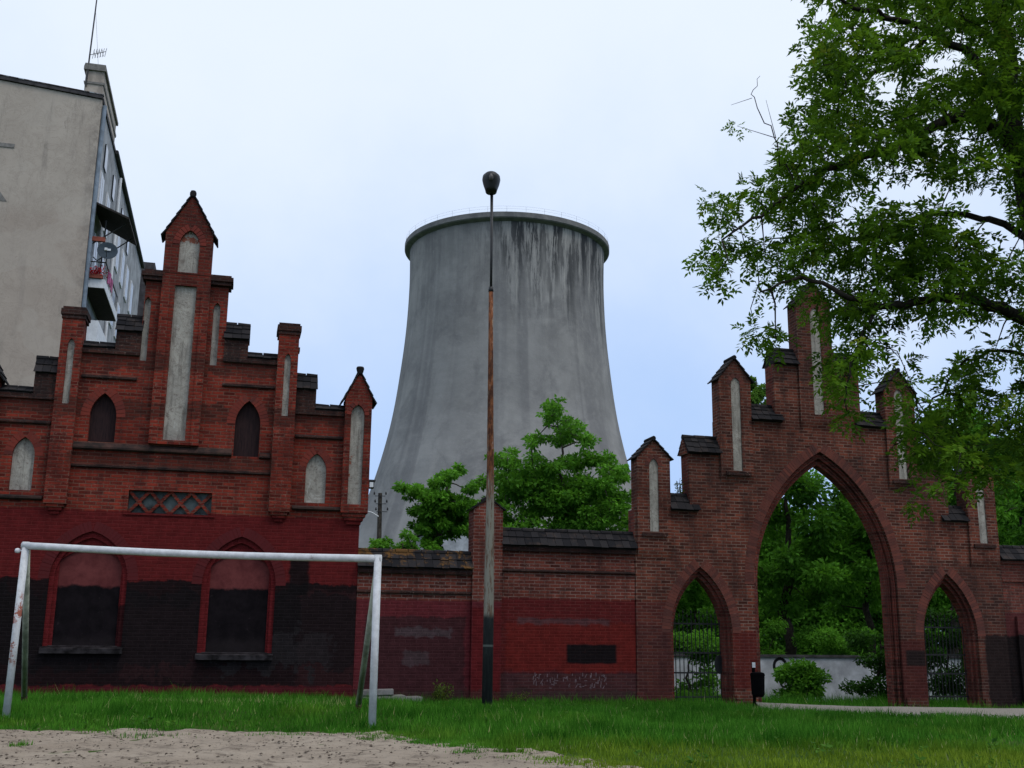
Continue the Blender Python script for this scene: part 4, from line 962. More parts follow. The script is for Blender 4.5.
# dark sheet awning over the balcony, on struts
aw = MB().add([(0.02, .15, 17.62), (1.45, -.2, 16.92), (1.45, 3.3, 17.06), (.02, 3.3, 17.76), (0.02, .15, 17.70), (1.45, -.2, 17.0), (1.45, 3.3, 17.14), (.02, 3.3, 17.84)], [(0,3,2,1),(4,5,6,7),(0,1,5,4),(1,2,6,5),(2,3,7,6),(3,0,4,7)]).build('awning', M['darkwood'], H)
MB().tube([(0.0, .6, 16.0), (1.3, .4, 16.95)], .025, 6).tube([(0.0, 2.6, 16.0), (1.3, 2.6, 17.1)], .025, 6).tube([(.5, .4, 14.4), (.55, .4, 17.0)], .03, 6).build('strut', M['darkmetal'], aw)
bl = MB().box(0.01, .72, .3, 4.9, 14.17, 14.30).build('balcony', M['darkwood'], H)
MB().box(.66, .74, .28, 4.92, 14.20, 14.55).box(.02, .74, .24, .30, 14.20, 14.55).build('balcony_edge', M['white'], bl)
rl = MB().tube([(.70, .3, 15.25), (.70, 4.9, 15.25)], .025, 6).tube([(.02, .3, 15.25), (.70, .3, 15.25)], .025, 6)
for i in range(12): rl.tube([(.70, .3 + 4.6 * i / 11, 14.5), (.70, .3 + 4.6 * i / 11, 15.25)], .012, 5)
for i in range(4): rl.tube([(.05 + .2 * i, .3, 14.5), (.05 + .2 * i, .3, 15.25)], .012, 5)
rl.build('railing', M['darkmetal'], bl)
bl2 = MB().box(0.01, .62, .3, 4.6, 11.3, 11.42).build('balcony', M['darkwood'], H); MB().box(.02, .64, .26, .32, 11.35, 12.9).box(.58, .64, .33, 4.6, 11.35, 12.9).build('balcony_edge', M['white'], bl2)
HM = H.matrix_basis
def onhouse(x, y, z): return Matrix.Translation((A0.x, A0.y, 0)) @ Matrix.Rotation(AZ, 4, 'Z') @ Vector((x, y, z))
# dish, flowers, washing
dp = onhouse(.74, .20, 15.62); ds = empty('satellite_dish', dp, AZ); tag(ds, 'round grey satellite dish fixed to the balcony of the tall house', 'satellite dish')
dm = MB().lathe([(0.001, .0), (.15, .012), (.28, .045), (.37, .09), (.38, .09), (.30, .03), (.15, -.01), (0.001, -.02)], 24); o = dm.build('reflector', M['dishgrey'], ds, True); o.rotation_euler = (R(76), 0, R(6)); o.location = (0, -.12, 0)
MB().box(-.11, .12, -.163, -.155, .04, .12).build('label_plate', M['white'], ds)
MB().tube([(0, -.1, 0), (-.02, .10, -.02), (-.04, .10, -.42)], .02, 6).tube([(0, -.1, -.3), (0, -.55, -.06)], .012, 5).build('arm', M['darkmetal'], ds); MB().box(-.05, .05, -.62, -.52, -.10, 0.0).build('receiver', M['white'], ds)
pb = onhouse(.34, .22, 14.56); fb = empty('flower_box', pb, AZ); tag(fb, 'balcony flower box full of red blossoms below the satellite dish', 'flower box')
MB().box(-.30, .30, -.08, .08, 0, .16).build('planter', M['brownred'], fb)
n = 260; C = rng.normal(size=(n, 3)) * np.array([.2, .09, .09]) + np.array([0, 0, .28]); np_mesh('blossom', leaf_quads(C, rng.normal(size=(n, 3)), np.full(n, .08), np.full(n, .07)), 4, M['redcloth'], fb)
pb = onhouse(.74, .9, 14.62); wsg = MB()
for i in range(5): wsg.obox((.02 * (i % 2), .2 + .33 * i, .28 + .05 * (i % 3)), (.012, .0, .0), (0, .13, 0), (0, .015, .26 - .03 * (i % 2)))
o = wsg.build('washing', M['pinkcloth']); o.location = pb; o.rotation_euler = (0, 0, AZ); tag(o, 'pink washing hung over the balcony rail beside the satellite dish', 'laundry')
pb = onhouse(.30, .12, 16.02); o = MB().box(-.32, .32, -.07, .07, 0, .14).box(-.30, .30, -.05, .05, .142, .18).build('planter', M['brownred']); o.location = pb; o.rotation_euler = (0, 0, AZ); tag(o, 'terracotta planter under the dark awning, above the satellite dish', 'planter')
# mast with a small aerial
mp = onhouse(-.66, .0, HT + 1.0); an = empty('antenna_mast', mp, AZ); tag(an, 'thin aerial mast rising beside the chimney of the tall house', 'antenna')
MB().tube([(0, 0, -.6), (.05, 0, 2.4), (.09, 0, 5.4)], [.035, .03, .02], 6).tube([(.06, 0, 2.8), (.35, .2, .45)], .005, 4).build('mast', M['darkmetal'], an)
ya = MB().tube([(.05, 0, .78), (.62, -.1, .95)], .012, 5)
for i in range(6): q = .14 + .09 * i; ya.tube([(q, -.05, .62 + .03 * i - .02), (q + .04, .0, 1.05 + .02 * i)], .010, 5)
for i in range(4): q = .2 + .1 * i; ya.tube([(q, -.28, .82 + .03 * i), (q, .25, .82 + .03 * i)], .010, 5)
ya.build('aerial', M['darkmetal'], an)
# a further roof beyond the house
fr_ = at(146, 262, 66); o = MB().box(-1.0, .55, 0, 8, -fr_.z - .5, .0).build('far_house', M['roofing']); o.location = fr_; o.rotation_euler = (0, 0, AZ); tag(o, 'dark roofed house end showing past the eaves of the tall house', 'building')

# ================================================================= cooling tower
TC = (-1.05, 170.0); T = empty('cooling_tower', (TC[0], TC[1], -.7)); tag(T, 'huge grey concrete cooling tower with dark drip stains behind the walls', 'cooling tower')
prof = [(29.0, 0), (24.9, 10.7), (22.2, 18.7), (20.35, 24.1), (18.95, 28.9), (17.85, 33.7), (17.15, 38), (16.7, 41.7), (16.2, 46), (15.88, 50), (15.70, 54), (15.63, 57.5), (15.66, 60), (15.8, 62.9)]
pp = np.array(prof); zs_ = np.linspace(0, 62.8, 50); rs = np.interp(zs_, pp[:, 1], pp[:, 0]); rs = np.convolve(np.pad(rs, 2, 'edge'), [.1, .2, .4, .2, .1], 'valid')
shell = [(float(r_), float(z_)) for r_, z_ in zip(rs, zs_)] 
SEG = 144; ms = MB(); vs = []; fsx = []
for (r_, z_) in shell:
    for k in range(SEG):
        a = 2 * math.pi * k / SEG; rr = r_ * (1 + 0.0024 * abs(math.cos(a * 18)) ** 6)
        vs.append((rr * math.cos(a), rr * math.sin(a), z_))
for i in range(len(shell) - 1):
    for k in range(SEG): fsx.append((i*SEG+k, i*SEG+(k+1) % SEG, (i+1)*SEG+(k+1) % SEG, (i+1)*SEG+k))
ms.add(vs, fsx); ms.lathe([(15.0, 62.8), (15.2, 54), (17.3, 34), (28, 0)], SEG); ms.build('shell', M['concrete'], T, True, recalc=False)
MB().lathe([(15.8, 62.5), (16.45, 62.75), (16.62, 62.9), (16.62, 63.65), (16.55, 63.7), (15.0, 63.7), (15.0, 62.5)], SEG).build('rim', M['rim'], T, False)
rl = MB()
for k in range(36):
    a = 2 * math.pi * k / 36; rl.tube([(16.45 * math.cos(a), 16.45 * math.sin(a), 63.65), (16.45 * math.cos(a), 16.45 * math.sin(a), 64.6)], .013, 4)
for z in (64.2, 64.6): rl.tube([(16.45 * math.cos(a), 16.45 * math.sin(a), z) for a in np.linspace(0, 2 * math.pi, 121)], .009, 4)
rl.build('railing', M['rim'], T)

# ================================================================= lamp post
lpz = float(gh(-.41, 21.8)); LP = empty('lamp_post', (-.408, 21.8, 0)); tag(LP, 'tall rusty lamp post with dark foot standing in the grass before the walls', 'lamp post')
MB().tube([(0, 0, lpz - .2), (.004, 0, 1.78), (.0, 0, 4.0), (-.03, 0, 6.5), (-.05, 0, 8.30)], [.104, .098, .078, .054, .046], 16).build('pole', M['pole'], LP, True)
MB().tube([(-.05, 0, 8.28), (-.052, 0, 9.2), (-.066, 0, 10.44)], [.028, .028, .034], 10).tube([(-.05, 0, 8.26), (-.05, 0, 8.36)], .052, 12).build('pipe', M['darkmetal'], LP, True)
hd = MB(); hp = [(0.001, 0.0), (.105, .0), (.115, .05), (.155, .18), (.172, .27), (.165, .335), (.12, .39), (.06, .415), (.001, .42)]
hd.lathe(hp, 24, (-.078, -.12, 10.42), 1.12, 1.7); LH = hd.build('lamp_head', M['darkmetal'], LP, True)
MB().lathe([(0.001, -.02), (.05, .0), (.06, .06), (.02, .13), (.001, .13)], 12, (-.075, -.42, 10.58), .8, .6).build('bulb', flat('dull lamp glass', (.09, .08, .075), .3, .2, 4), LH, True)

# ================================================================= goal
GL = empty('football_goal', (-7.615, 17.4, 0)); tag(GL, 'old white football goal frame with flaked paint and no net', 'goal')
gl = Vector((0, 0, float(gh(-7.615, 17.4)))); gr_ = Vector((5.655, -.85, float(gh(-1.96, 16.55))))
tl, tr_ = Vector((.02, 0, 2.60)), Vector((5.648, -.85, 2.40))
pr = .056
MB().tube([gl - Vector((0, 0, .2)), tl + Vector((0, 0, pr))], pr, 14).build('post', M['goal'], GL, True); MB().tube([gr_ - Vector((0, 0, .2)), tr_ + Vector((0, 0, pr))], pr, 14).build('post', M['goal'], GL, True)
cbm = [tl.lerp(tr_, q) + Vector((0, 0, -.035 * math.sin(math.pi * q))) for q in np.linspace(0, 1, 12)]
MB().tube([cbm[0] - Vector((.05, 0, 0))] + cbm[1:-1] + [cbm[-1] + Vector((.05, 0, 0))], pr, 14).build('crossbar', M['goal'], GL, True)
MB().lathe([(0.001, -.04), (.035, -.03), (.045, 0), (.035, .03), (.001, .04)], 10, (tl.x - .12, tl.y, tl.z - .08)).box(tl.x - .12, tl.x, -.012, .012, tl.z - .09, tl.z - .07).build('hook', M['white'], GL, True)
for (top, fx, fy) in ((tl, -8.28, 19.6), (tr_, -2.47, 18.7)):
    ft = Vector((fx + 7.615, fy - 17.4, float(gh(fx, fy)) - .12)); tp = top + Vector((0, .05, -.03))
    br = MB().tube([tp, tp.lerp(ft, .9)], .048, 12).build('brace', M['brace'], GL, True); MB().tube([tp.lerp(ft, .901), ft], .052, 12).build('foot', M['brace_foot'], br, True)

# ================================================================= utility pole and pale house behind the low wall
ub = at(380, 547, 42); UP = empty('utility_pole', (ub.x, 42, float(gh(ub.x, 42)))); tag(UP, 'weathered utility pole with insulators standing behind the lower garden wall', 'pole'); uz = 6.62 - float(gh(ub.x, 42))
MB().tube([(0, 0, -.3), (-.03, 0, uz * .6), (-.07, 0, uz)], [.13, .10, .075], 8).build('post', M['bark_pale'], UP)
ins = MB(); 
for i, z in enumerate((uz - .12, uz - .42, uz - .72)):
    ins.box(-.26 + .04 * i, .14 + .05 * i, -.09, -.06, z - .012, z + .012)
for (x, z) in ((-.28, uz - .07), (.16, uz - .07), (-.24, uz - .37), (.2, uz - .37), (.24, uz - .67), (-.2, uz - .67)): ins.lathe([(.001, .0), (.03, .0), (.035, .05), (.02, .11), (.001, .12)], 8, (x, -.08, z))
ins.build('insulator', M['darkmetal'], UP)
am_ = MB().tube([(-.05, -.05, uz - .92), (-.35, -.1, uz - .75), (-.58, -.12, uz - .70)], .022, 6).build('lamp_arm', M['white'], UP); MB().lathe([(.001, .06), (.07, .04), (.10, -.05), (.001, -.06)], 10, (-.62, -.12, uz - .72), 1.3, 1).build('lamp_shade', M['white'], am_)
hp_ = at(470, 535, 62); PH = empty('pale_house', (hp_.x - 3.0, 62, float(gh(0, 62))), 0); tag(PH, 'pale house gable glimpsed between the trees behind the low wall', 'building'); z_ = hp_.z - float(gh(0, 62))
MB().plate([(0, -.5), (6.0, -.5), (6.0, z_ - .2), (3.0, z_ + 1.0), (0, z_ - .2)], [], 0, 7).build('wall', M['whitewall'], PH)
MB().plate([(-.3, z_ - .25), (3.0, z_ + 1.05), (6.3, z_ - .25), (6.3, z_ - .08), (3.0, z_ + 1.22), (-.3, z_ - .08)], [], -.3, 7.3).build('roof', M['roofing'], PH)

# ================================================================= trees
def smooth_limb(pts, rad, k=4, wob=.03):
    pts = [Vector(p) for p in pts]; P = [pts[0] * 2 - pts[1]] + pts + [pts[-1] * 2 - pts[-2]]; out, ro = [], []
    for i in range(len(pts) - 1):
        a, b, c, d = P[i:i+4]; L = (c - b).length
        for j in range(k):
            q = j / k; v_ = 0.5 * ((2 * b) + (c - a) * q + (2*a - 5*b + 4*c - d) * q*q + (3*b - a - 3*c + d) * q**3)
            if i or j: v_ = v_ + Vector(rng.normal(size=3)) * wob * L
            out.append(v_); ro.append(rad[i] + (rad[i+1] - rad[i]) * q)
    return out + [pts[-1]], ro + [rad[-1]]
def branching(mb, limbs, targets, r0=.035, seg=6):
    limbs = [smooth_limb(*l) for l in limbs]
    """join every leaf clump to the nearest wood already grown"""
    nodes = []
    for pts, rad in limbs:
        mb.tube(pts, rad, 9)
        for a, b in zip(pts[:-1], pts[1:]):
            for q in (0.0, .33, .66, 1.0): nodes.append(Vector(a).lerp(Vector(b), q))
    N = np.array([list(v) for v in nodes]); base = len(N)
    T_ = np.array(targets); d0 = np.array([np.min(np.linalg.norm(N - t_, axis=1)) for t_ in T_])
    for i in np.argsort(d0):
        t_ = T_[i]; dd = np.linalg.norm(N - t_, axis=1); j = int(np.argmin(dd)); a = Vector(N[j]); b = Vector(t_); L = (b - a).length
        if L < .05: continue
        mid = a.lerp(b, .5) + Vector(rng.normal(size=3)) * L * .10 + Vector((0, 0, L * .10))
        r_ = r0 * (1.0 if j < base else .6) * min(1.6, .5 + .45 * L)
        mb.tube([a, mid, b], [r_, r_ * .7, r_ * .35], seg)
        N = np.vstack([N, [list(mid)], [t_]])
def clump_leaves(C, Rd, n_per, leaf, flat_=.6, droop=.25, ratio=.45):
    n = int(np.sum(n_per)); k = np.repeat(np.arange(len(C)), n_per)
    u = rng.normal(size=(n, 3)); u /= np.linalg.norm(u, axis=1, keepdims=True)
    q = rng.random(n) ** .45
    off = u * q[:, None] * Rd[k][:, None] * np.array([1, 1, flat_])
    P = C[k] + off
    D = u * np.array([1, 1, .6]) + rng.normal(size=(n, 3)) * .7 - np.array([0, 0, droop])
    L = leaf * rng.uniform(.65, 1.25, n)
    ctone = rng.normal(.48, .20, len(C))
    tone = np.clip(ctone[k] + rng.normal(0, .16, n) + .12 * off[:, 2] / np.maximum(Rd[k] * flat_, .01), 0, 1)  # leaves high in a clump toned lighter, imitating light from above
    return leaf_quads(P, D, L, L * ratio), tone
def sprays(C, Rd, n_per, rach=.26, leaf=.085, pairs=4, flat_=.8):
    """pinnate leaves: leaflets in pairs along a drooping stalk"""
    n = int(np.sum(n_per)); k = np.repeat(np.arange(len(C)), n_per)
    u = rng.normal(size=(n, 3)); u /= np.linalg.norm(u, axis=1, keepdims=True)
    base = C[k] + u * (rng.random(n) ** .5)[:, None] * Rd[k][:, None] * np.array([1, 1, flat_])
    D = u * np.array([1, 1, .5]) + rng.normal(size=(n, 3)) * .55 - np.array([0, 0, .35]); D /= np.linalg.norm(D, axis=1, keepdims=True)
    N = rng.normal(size=(n, 3)) * .45 + np.array([0, 0, 1.0]); Sd = np.cross(D, N); Sd /= np.linalg.norm(Sd, axis=1, keepdims=True)
    ct = rng.normal(.46, .20, len(C)); st = np.clip(ct[k] + rng.normal(0, .13, n), 0, .85); st[rng.random(n) > .97] = .97
    rl_ = rach * rng.uniform(.7, 1.2, n)
    Ps, Ts = [], []
    for i in range(pairs):
        q = .25 + .65 * i / max(1, pairs - 1)
        for sg in (-1, 1):
            c = base + D * (rl_ * q)[:, None] - np.array([0, 0, 1]) * (rl_ * q * q * .25)[:, None]
            d = Sd * sg + D * .55 + rng.normal(size=(n, 3)) * .18; L = leaf * rng.uniform(.75, 1.2, n)
            Ps.append(leaf_quads(c, d, L, L * .44, N + rng.normal(size=(n, 3)) * .3)); Ts.append(np.clip(st + rng.normal(0, .05, n), 0, 1))
    c = base + D * (rl_ * .95)[:, None] - np.array([0, 0, 1]) * (rl_ * .25)[:, None]; Ps.append(leaf_quads(c, D, np.full(n, leaf), np.full(n, leaf * .38), N)); Ts.append(st)
    return np.concatenate(Ps), np.concatenate(Ts)

# --- the near tree, its trunk just outside the right edge
def Q(px, py, Y): return at(px, py, Y)
TR = empty('ash_tree', (10.35, 18.6, float(gh(10.35, 18.6)))); tag(TR, 'big leafy tree reaching in from the right edge in front of the gateway', 'tree')
tr0 = Vector((10.35, 18.6, float(gh(10.35, 18.6)) - .3))
limbs = [([tr0, tr0 + Vector((-.1, 0, 2.5)), Q(1062, 420, 18.8), Q(1042, 300, 19), Q(1022, 190, 19.2), Q(1008, 90, 19.4), Q(996, -20, 19.6), Q(985, -150, 20), Q(1000, -300, 20.3)], [.36, .31, .29, .26, .22, .19, .15, .11, .06]),
 ([Q(1018, 150, 19.3), Q(985, 122, 19), Q(950, 118, 18.6), Q(915, 138, 18.3), Q(880, 152, 18.1), Q(845, 160, 18), Q(800, 186, 17.9), Q(762, 214, 17.8), Q(722, 240, 17.8)], [.13, .115, .10, .085, .075, .065, .045, .03, .015]),
 ([Q(1046, 330, 19), Q(1000, 310, 18.4), Q(955, 298, 18), Q(915, 300, 17.7), Q(876, 306, 17.5), Q(840, 292, 17.3), Q(800, 278, 17.2), Q(760, 292, 17.2)], [.12, .105, .09, .07, .055, .045, .03, .015]),
 ([Q(1030, 240, 19.1), Q(980, 215, 19.6), Q(925, 215, 20), Q(880, 235, 20.2), Q(840, 240, 20.4), Q(800, 236, 20.6), Q(765, 240, 20.7)], [.075, .06, .05, .04, .03, .02, .01]),
 ([Q(1058, 400, 18.8), Q(1015, 352, 19.4), Q(965, 362, 20), Q(935, 400, 20.2), Q(905, 430, 20.3), Q(888, 460, 20.3)], [.05, .035, .026, .018, .012, .006]),
 ([Q(1010, 100, 19.4), Q(965, 50, 19), Q(915, 25, 18.6), Q(865, 10, 18.3), Q(825, -5, 18)], [.10, .08, .06, .045, .02]),
 ([Q(1003, 50, 19.5), Q(950, 20, 20.4), Q(900, 60, 21), Q(850, 90, 21.4), Q(805, 110, 21.6)], [.09, .07, .05, .035, .015]),
 ([Q(990, -90, 19.8), Q(930, -130, 19.4), Q(870, -120, 19), Q(830, -80, 18.8)], [.09, .07, .05, .02]),
 ([Q(1000, 20, 19.5), Q(1060, -40, 19.2), Q(1120, -60, 19)], [.10, .07, .03]), ([Q(1035, 260, 19.1), Q(1090, 180, 19.4), Q(1150, 120, 19.8)], [.10, .07, .03]), ([Q(1050, 360, 18.9), Q(1110, 320, 18), Q(1160, 300, 17.6)], [.1, .07, .03]),
 ([Q(876, 306, 17.5), Q(860, 340, 17.4), Q(850, 375, 17.3), Q(845, 400, 17.3)], [.03, .022, .015, .008])]
poly = [(815,-60),(803,10),(806,45),(803,86),(789,105),(785,122),(768,150),(753,160),(745,172),(722,176),(702,186),(693,202),(706,216),(722,232),(692,240),(689,262),(700,284),(722,296),(737,302),(746,322),(737,336),(760,344),(776,340),(772,326),(800,305),(828,330),(816,366),(836,385),(846,418),(858,436),(851,408),(862,350),(885,345),(903,362),(882,395),(905,402),(893,440),(912,452),(926,470),(900,505),(925,512),(950,498),(966,474),(985,484),(1030,470),(1090,450),(1170,400),(1190,60),(1120,-60)]
def inside(x, y, P):
    c = False; j = len(P) - 1
    for i in range(len(P)):
        if (P[i][1] > y) != (P[j][1] > y) and x < (P[j][0]-P[i][0]) * (y-P[i][1]) / (P[j][1]-P[i][1]) + P[i][0]: c = not c
        j = i
    return c
gaps = [(908, 188, 40, 13), (985, 205, 30, 24), (945, 338, 36, 18), (925, 372, 18, 11), (1004, 388, 18, 11), (785, 318, 26, 14), (975, 425, 20, 12), (850, 205, 16, 9), (975, 130, 20, 10), (1010, 240, 16, 12), (880, 75, 14, 8), (940, 60, 14, 9), (768, 228, 16, 8), (740, 270, 12, 9), (820, 345, 9, 14), (895, 335, 16, 12), (1000, 330, 18, 10)]
poly = [(x + (14 if x < 790 else 4 if x < 830 else 0), y) for x, y in poly]
cl = []; tries = 0
while len(cl) < 1020 and tries < 40000:
    tries += 1
    x, y = random.uniform(686, 1190), random.uniform(-60, 510)
    if not inside(x, y, poly): continue
    if any(((x-a)/(c+7))**2 + ((y-b)/(d_+7))**2 < 1 for a, b, c, d_ in gaps): continue
    if y > 340 and x < 890 and random.random() < .35: continue
    dpt = 19 + random.uniform(-2.4, 2.6) * (0.4 + 0.6 * min(1, (x - 680) / 200))
    p = at(x, y, dpt)
    if any((p - q).length < .268 for q in cl): continue
    cl.append(p)
C = np.array([list(v) for v in cl]) - np.array(TR.location)
wood = MB(); limb_l = [([Vector(p) - TR.location for p in pts], rad) for pts, rad in limbs]
branching(wood, limb_l, C, r0=.022)
# a bare dead twig sticking out
tw_ = [Q(792, 185, 17.6), Q(776, 138, 17.4), Q(752, 98, 17.2), Q(760, 76, 17.2)]
wood.tube(*smooth_limb([p - TR.location for p in tw_], [.014, .011, .008, .004], 5, .05), 5); wood.tube([Q(752, 98, 17.2) - TR.location, Q(731, 105, 17.1) - TR.location], [.006, .003], 5)
wood.tube([Q(776, 138, 17.4) - TR.location, Q(737, 126, 17.2) - TR.location], [.008, .003], 5); wood.tube([Q(776, 138, 17.4) - TR.location, Q(766, 100, 17.4) - TR.location], [.007, .003], 5)
wood.build('trunk', M['bark'], TR, True)
twc = np.array([list(Q(738, 126, 17.2) - TR.location), list(Q(734, 128, 17.2) - TR.location)])
P, tn = sprays(C, np.full(len(C), .27) * rng.uniform(.6, 1.4, len(C)), rng.integers(8, 20, len(C)), rach=.25, leaf=.125, pairs=4)
P2, tn2 = sprays(twc, np.array([.07, .06]), np.array([6, 5]), rach=.16, leaf=.07, pairs=3)
np_mesh('crown', np.concatenate([P, P2]), 4, M['leaf_near'], TR, rnd=np.concatenate([tn, tn2]))

# --- trees behind the walls
def tree_from(name, label, base, trunk_pts, trunk_r, blobs, n_leaf, leaf, mat, bark='bark', group=None, flat_=.55, ratio=.5):
    cat_ = 'shrub' if name == 'shrub' else 'tree'
    e = empty(name, base); tag(e, label, 'tree', group); bv = Vector(base)
    C = np.array([list(Vector(b[0]) - bv) for b in blobs]); Rd = np.array([b[1] for b in blobs])
    n_leaf = int(n_leaf * (1.9 if cat_ == 'tree' else 1.5))
    wd = MB(); branching(wd, [([Vector(p) - bv for p in trunk_pts], trunk_r)], C, r0=.045); wd.build('trunk', M[bark], e, True)
    npr = np.maximum(8, (n_leaf * Rd ** 2 / np.sum(Rd ** 2))).astype(int)
    P, tn = clump_leaves(C, Rd, npr, leaf, flat_=flat_, ratio=ratio)
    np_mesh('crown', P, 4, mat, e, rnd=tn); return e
def fan(spec, Y, jit=2.0, per=7, k=.55):
    """break each measured bough into smaller sprays spread through the depth of the crown"""
    out = []
    for (px, py, rp) in spec:
        for i in range(per):
            a, q = random.uniform(0, 6.28), math.sqrt(random.random()) * rp
            out.append((at(px + q * math.cos(a), py + .6 * q * math.sin(a), Y + random.uniform(-jit, jit)), k * rp * Y / 1100 * random.uniform(.55, 1.0)))
    return out
b = at(562, 600, 46); base = (b.x, 46, float(gh(b.x, 46)))
sp = [(558, 405, 11), (550, 418, 9), (573, 424, 10), (560, 436, 14), (540, 440, 12), (585, 440, 10), (505, 458, 13), (520, 466, 12), (545, 462, 18), (575, 458, 18), (600, 462, 14), (612, 472, 12), (500, 480, 12), (480, 482, 8), (525, 488, 20), (560, 490, 24), (592, 490, 20), (620, 475, 10), (626, 497, 12), (505, 508, 18), (540, 514, 22), (580, 514, 22), (612, 512, 16), (630, 520, 10), (520, 530, 18), (565, 535, 22), (605, 532, 18), (600, 490, 18), (535, 478, 18), (515, 490, 16), (618, 500, 14), (575, 505, 22), (550, 500, 20)]
tree_from('locust_tree', 'tall fresh green tree with pointed top behind the taller garden wall', base, [base, at(562, 540, 46), at(561, 470, 46), at(559, 405, 46)], [.17, .13, .06, .02], fan(sp, 46, 1.9, 9, .72), 15000, .21, M['leaf_mid'], 'bark_pale')
b = at(440, 600, 43); base = (b.x, 43, float(gh(b.x, 43)))
sp = [(402, 486, 6), (412, 492, 9), (425, 498, 10), (456, 470, 7), (446, 478, 9), (436, 484, 7), (440, 498, 13), (455, 500, 12), (470, 505, 10), (420, 512, 9), (440, 516, 16), (460, 518, 12), (425, 525, 10), (445, 532, 14), (465, 530, 8), (436, 545, 12), (471, 488, 6)]
tree_from('locust_tree', 'smaller open branched green tree behind the lower garden wall', base, [base, at(440, 545, 43), at(442, 510, 43), at(450, 475, 43)], [.16, .12, .08, .03], fan(sp, 43, 1.4, 8, .72), 7000, .19, M['leaf_mid'], 'bark_pale')
for (x0, y0, rr, lab) in ((378, 547, 13, 'low green bush over the low wall at the foot of the utility pole'), (403, 543, 15, 'rounded green bush over the low wall between pole and small tree')):
    b = at(x0, y0, 40); base = (b.x, 40, float(gh(b.x, 40)))
    tree_from('shrub', lab, base, [base, at(x0, y0 + 25, 40), at(x0, y0, 40)], [.07, .05, .02], fan([(x0, y0, rr), (x0 - 8, y0 + 12, rr), (x0 + 9, y0 + 14, rr), (x0, y0 + 35, rr), (x0, y0 + 60, rr + 4)], 40, .9, 6), 2600, .15, M['leaf_mid'], 'bark_pale')['category'] = 'shrub'
# trees seen through and above the gateway
def park_tree(label, px, Y, ytop, rx, ybot, nb, n_leaf, leaf, mat, dens=1.0, tr_=.2, group=None, name='park_tree', lean=0):
    b = at(px, 640, Y); base = (b.x, Y, float(gh(b.x, Y))); top = at(px + lean, ytop, Y); bot = at(px, ybot, Y); rw = rx * Y / 1100
    zc, hz = (top.z + bot.z) / 2, (top.z - bot.z) / 2; bl_ = []
    for i in range(nb):
        while True:
            u = [random.uniform(-1, 1) for _ in range(3)]
            if sum(q * q for q in u) < 1: break
        wv = 1 - .35 * max(0, u[2])
        if name == 'shrub': u = [random.uniform(-.75, .75), random.uniform(-.75, .75), random.uniform(-1.25, .9)]; wv = 1.05 - .3 * max(0, u[2])
        bl_.append((Vector((top.x + u[0] * rw * wv, Y + u[1] * rw * .9 * wv, zc + u[2] * hz * .93)), random.uniform(.35, .75) * max(.6, rw * .33)))
    m1 = Vector(base).lerp(top, .35) + Vector((random.uniform(-.2, .2), 0, 0))
    return tree_from(name, label, base, [base, m1, Vector(base).lerp(top, .7), top - Vector((0, 0, .4))], [tr_, tr_ * .75, tr_ * .4, .03], bl_, n_leaf, leaf, mat, 'bark', group, .6)
GRP = 'trees behind the gateway'
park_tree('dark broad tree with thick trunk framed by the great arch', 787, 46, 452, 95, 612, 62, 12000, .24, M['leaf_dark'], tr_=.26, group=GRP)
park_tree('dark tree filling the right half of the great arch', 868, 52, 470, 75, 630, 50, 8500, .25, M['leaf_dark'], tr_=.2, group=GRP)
park_tree('green tree seen through the small left arch', 690, 50, 520, 50, 645, 36, 5200, .22, M['leaf_mid'], tr_=.16, group=GRP)
park_tree('light green tree top peeping over the left shoulder of the gateway', 756, 62, 372, 22, 470, 22, 3200, .22, M['leaf_light'], tr_=.15, group=GRP)
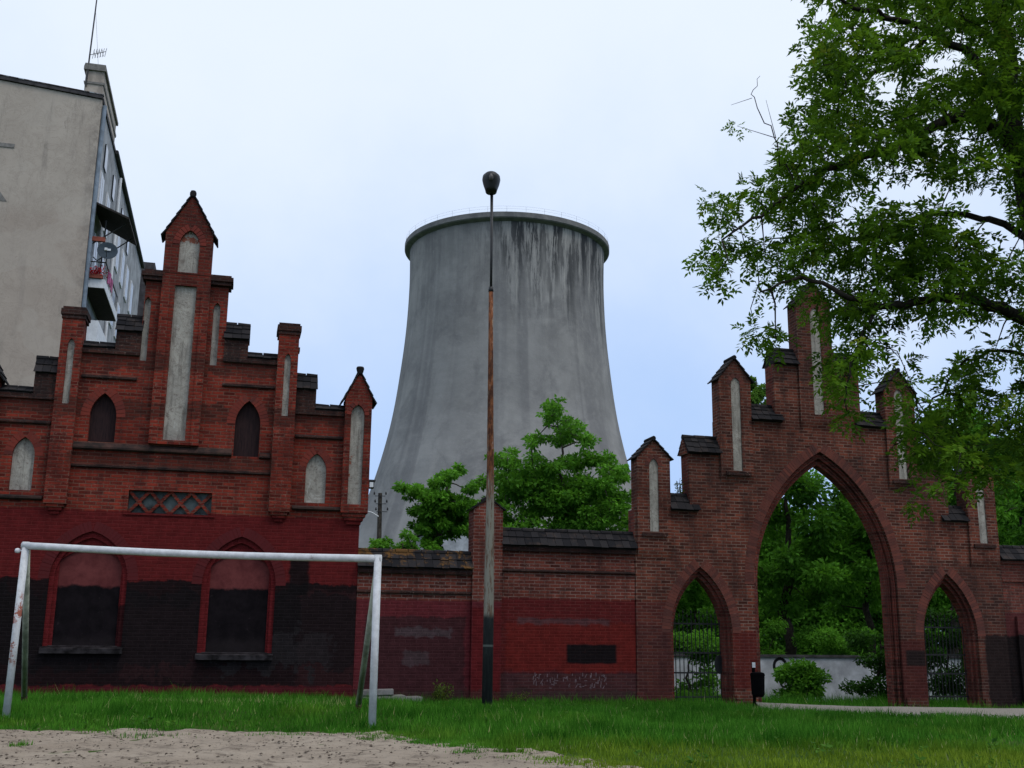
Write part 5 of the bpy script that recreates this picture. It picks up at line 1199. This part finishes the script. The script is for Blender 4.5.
park_tree('tall dark tree rising above the right end of the gateway', 955, 44, 395, 62, 590, 60, 9500, .22, M['leaf_dark'], tr_=.2, group=GRP)
park_tree('bright green tree above the end wall at the right edge', 1022, 50, 425, 75, 610, 55, 8500, .24, M['leaf_mid'], tr_=.2, group=GRP)
park_tree('slender tree behind the small right arch', 920, 58, 430, 40, 625, 34, 4500, .24, M['leaf_mid'], tr_=.15, group=GRP)
for (px, Y, yt, rx, lab, mat) in ((800, 37, 664, 22, 'leafy green bush hiding part of the white wall', 'leaf_mid'), (880, 38, 632, 36, 'dark bush against the white wall by the right jamb of the great arch', 'leaf_darkest'), (692, 36.5, 632, 34, 'bush behind the bars of the small left arch', 'leaf_mid'), (950, 36.5, 596, 46, 'dark bush filling the small right arch', 'leaf_darkest'),
    (835, 44, 625, 50, 'bush above the white wall in the middle of the great arch', 'leaf_mid'), (735, 44, 600, 55, 'wide bush above the white wall left of the great arch', 'leaf_dark'), (1010, 40, 560, 55, 'dark bush behind the end wall', 'leaf_darkest')):
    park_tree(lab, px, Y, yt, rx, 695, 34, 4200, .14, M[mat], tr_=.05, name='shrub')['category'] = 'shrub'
# a far-off belt of trees closing the view low down
n = 260000; x = np.where(rng.random(n) < .85, rng.uniform(12, 50, n), rng.uniform(-60, 100, n)); top = 7.5 + 4.5 * vnoise(x, x * 0 + 2, 6.0) + 2.5 * vnoise(x, x * 0 + 8, 1.7) + 3 * S((x - 26) / 8); z = -.8 + (top) * rng.random(n) ** .8; y = 88 + rng.uniform(-5, 5, n)
k = (x > 12) | (x < -34); x, y, z = x[k], y[k], z[k]; n = len(x)
P = leaf_quads(np.stack([x, y, z], -1), rng.normal(size=(n, 3)), rng.uniform(.22, .48, n), rng.uniform(.12, .28, n), rng.normal(size=(n, 3))); tag(np_mesh('distant_trees', P, 4, M['leaf_dark'], rnd=np.clip(.45 + 1.2 * (vnoise(x, z * 1.6 + 40, 1.5) - .5) + rng.normal(0, .12, n), 0, 1)), 'far belt of trees closing the view behind the park', 'trees', kind='stuff')
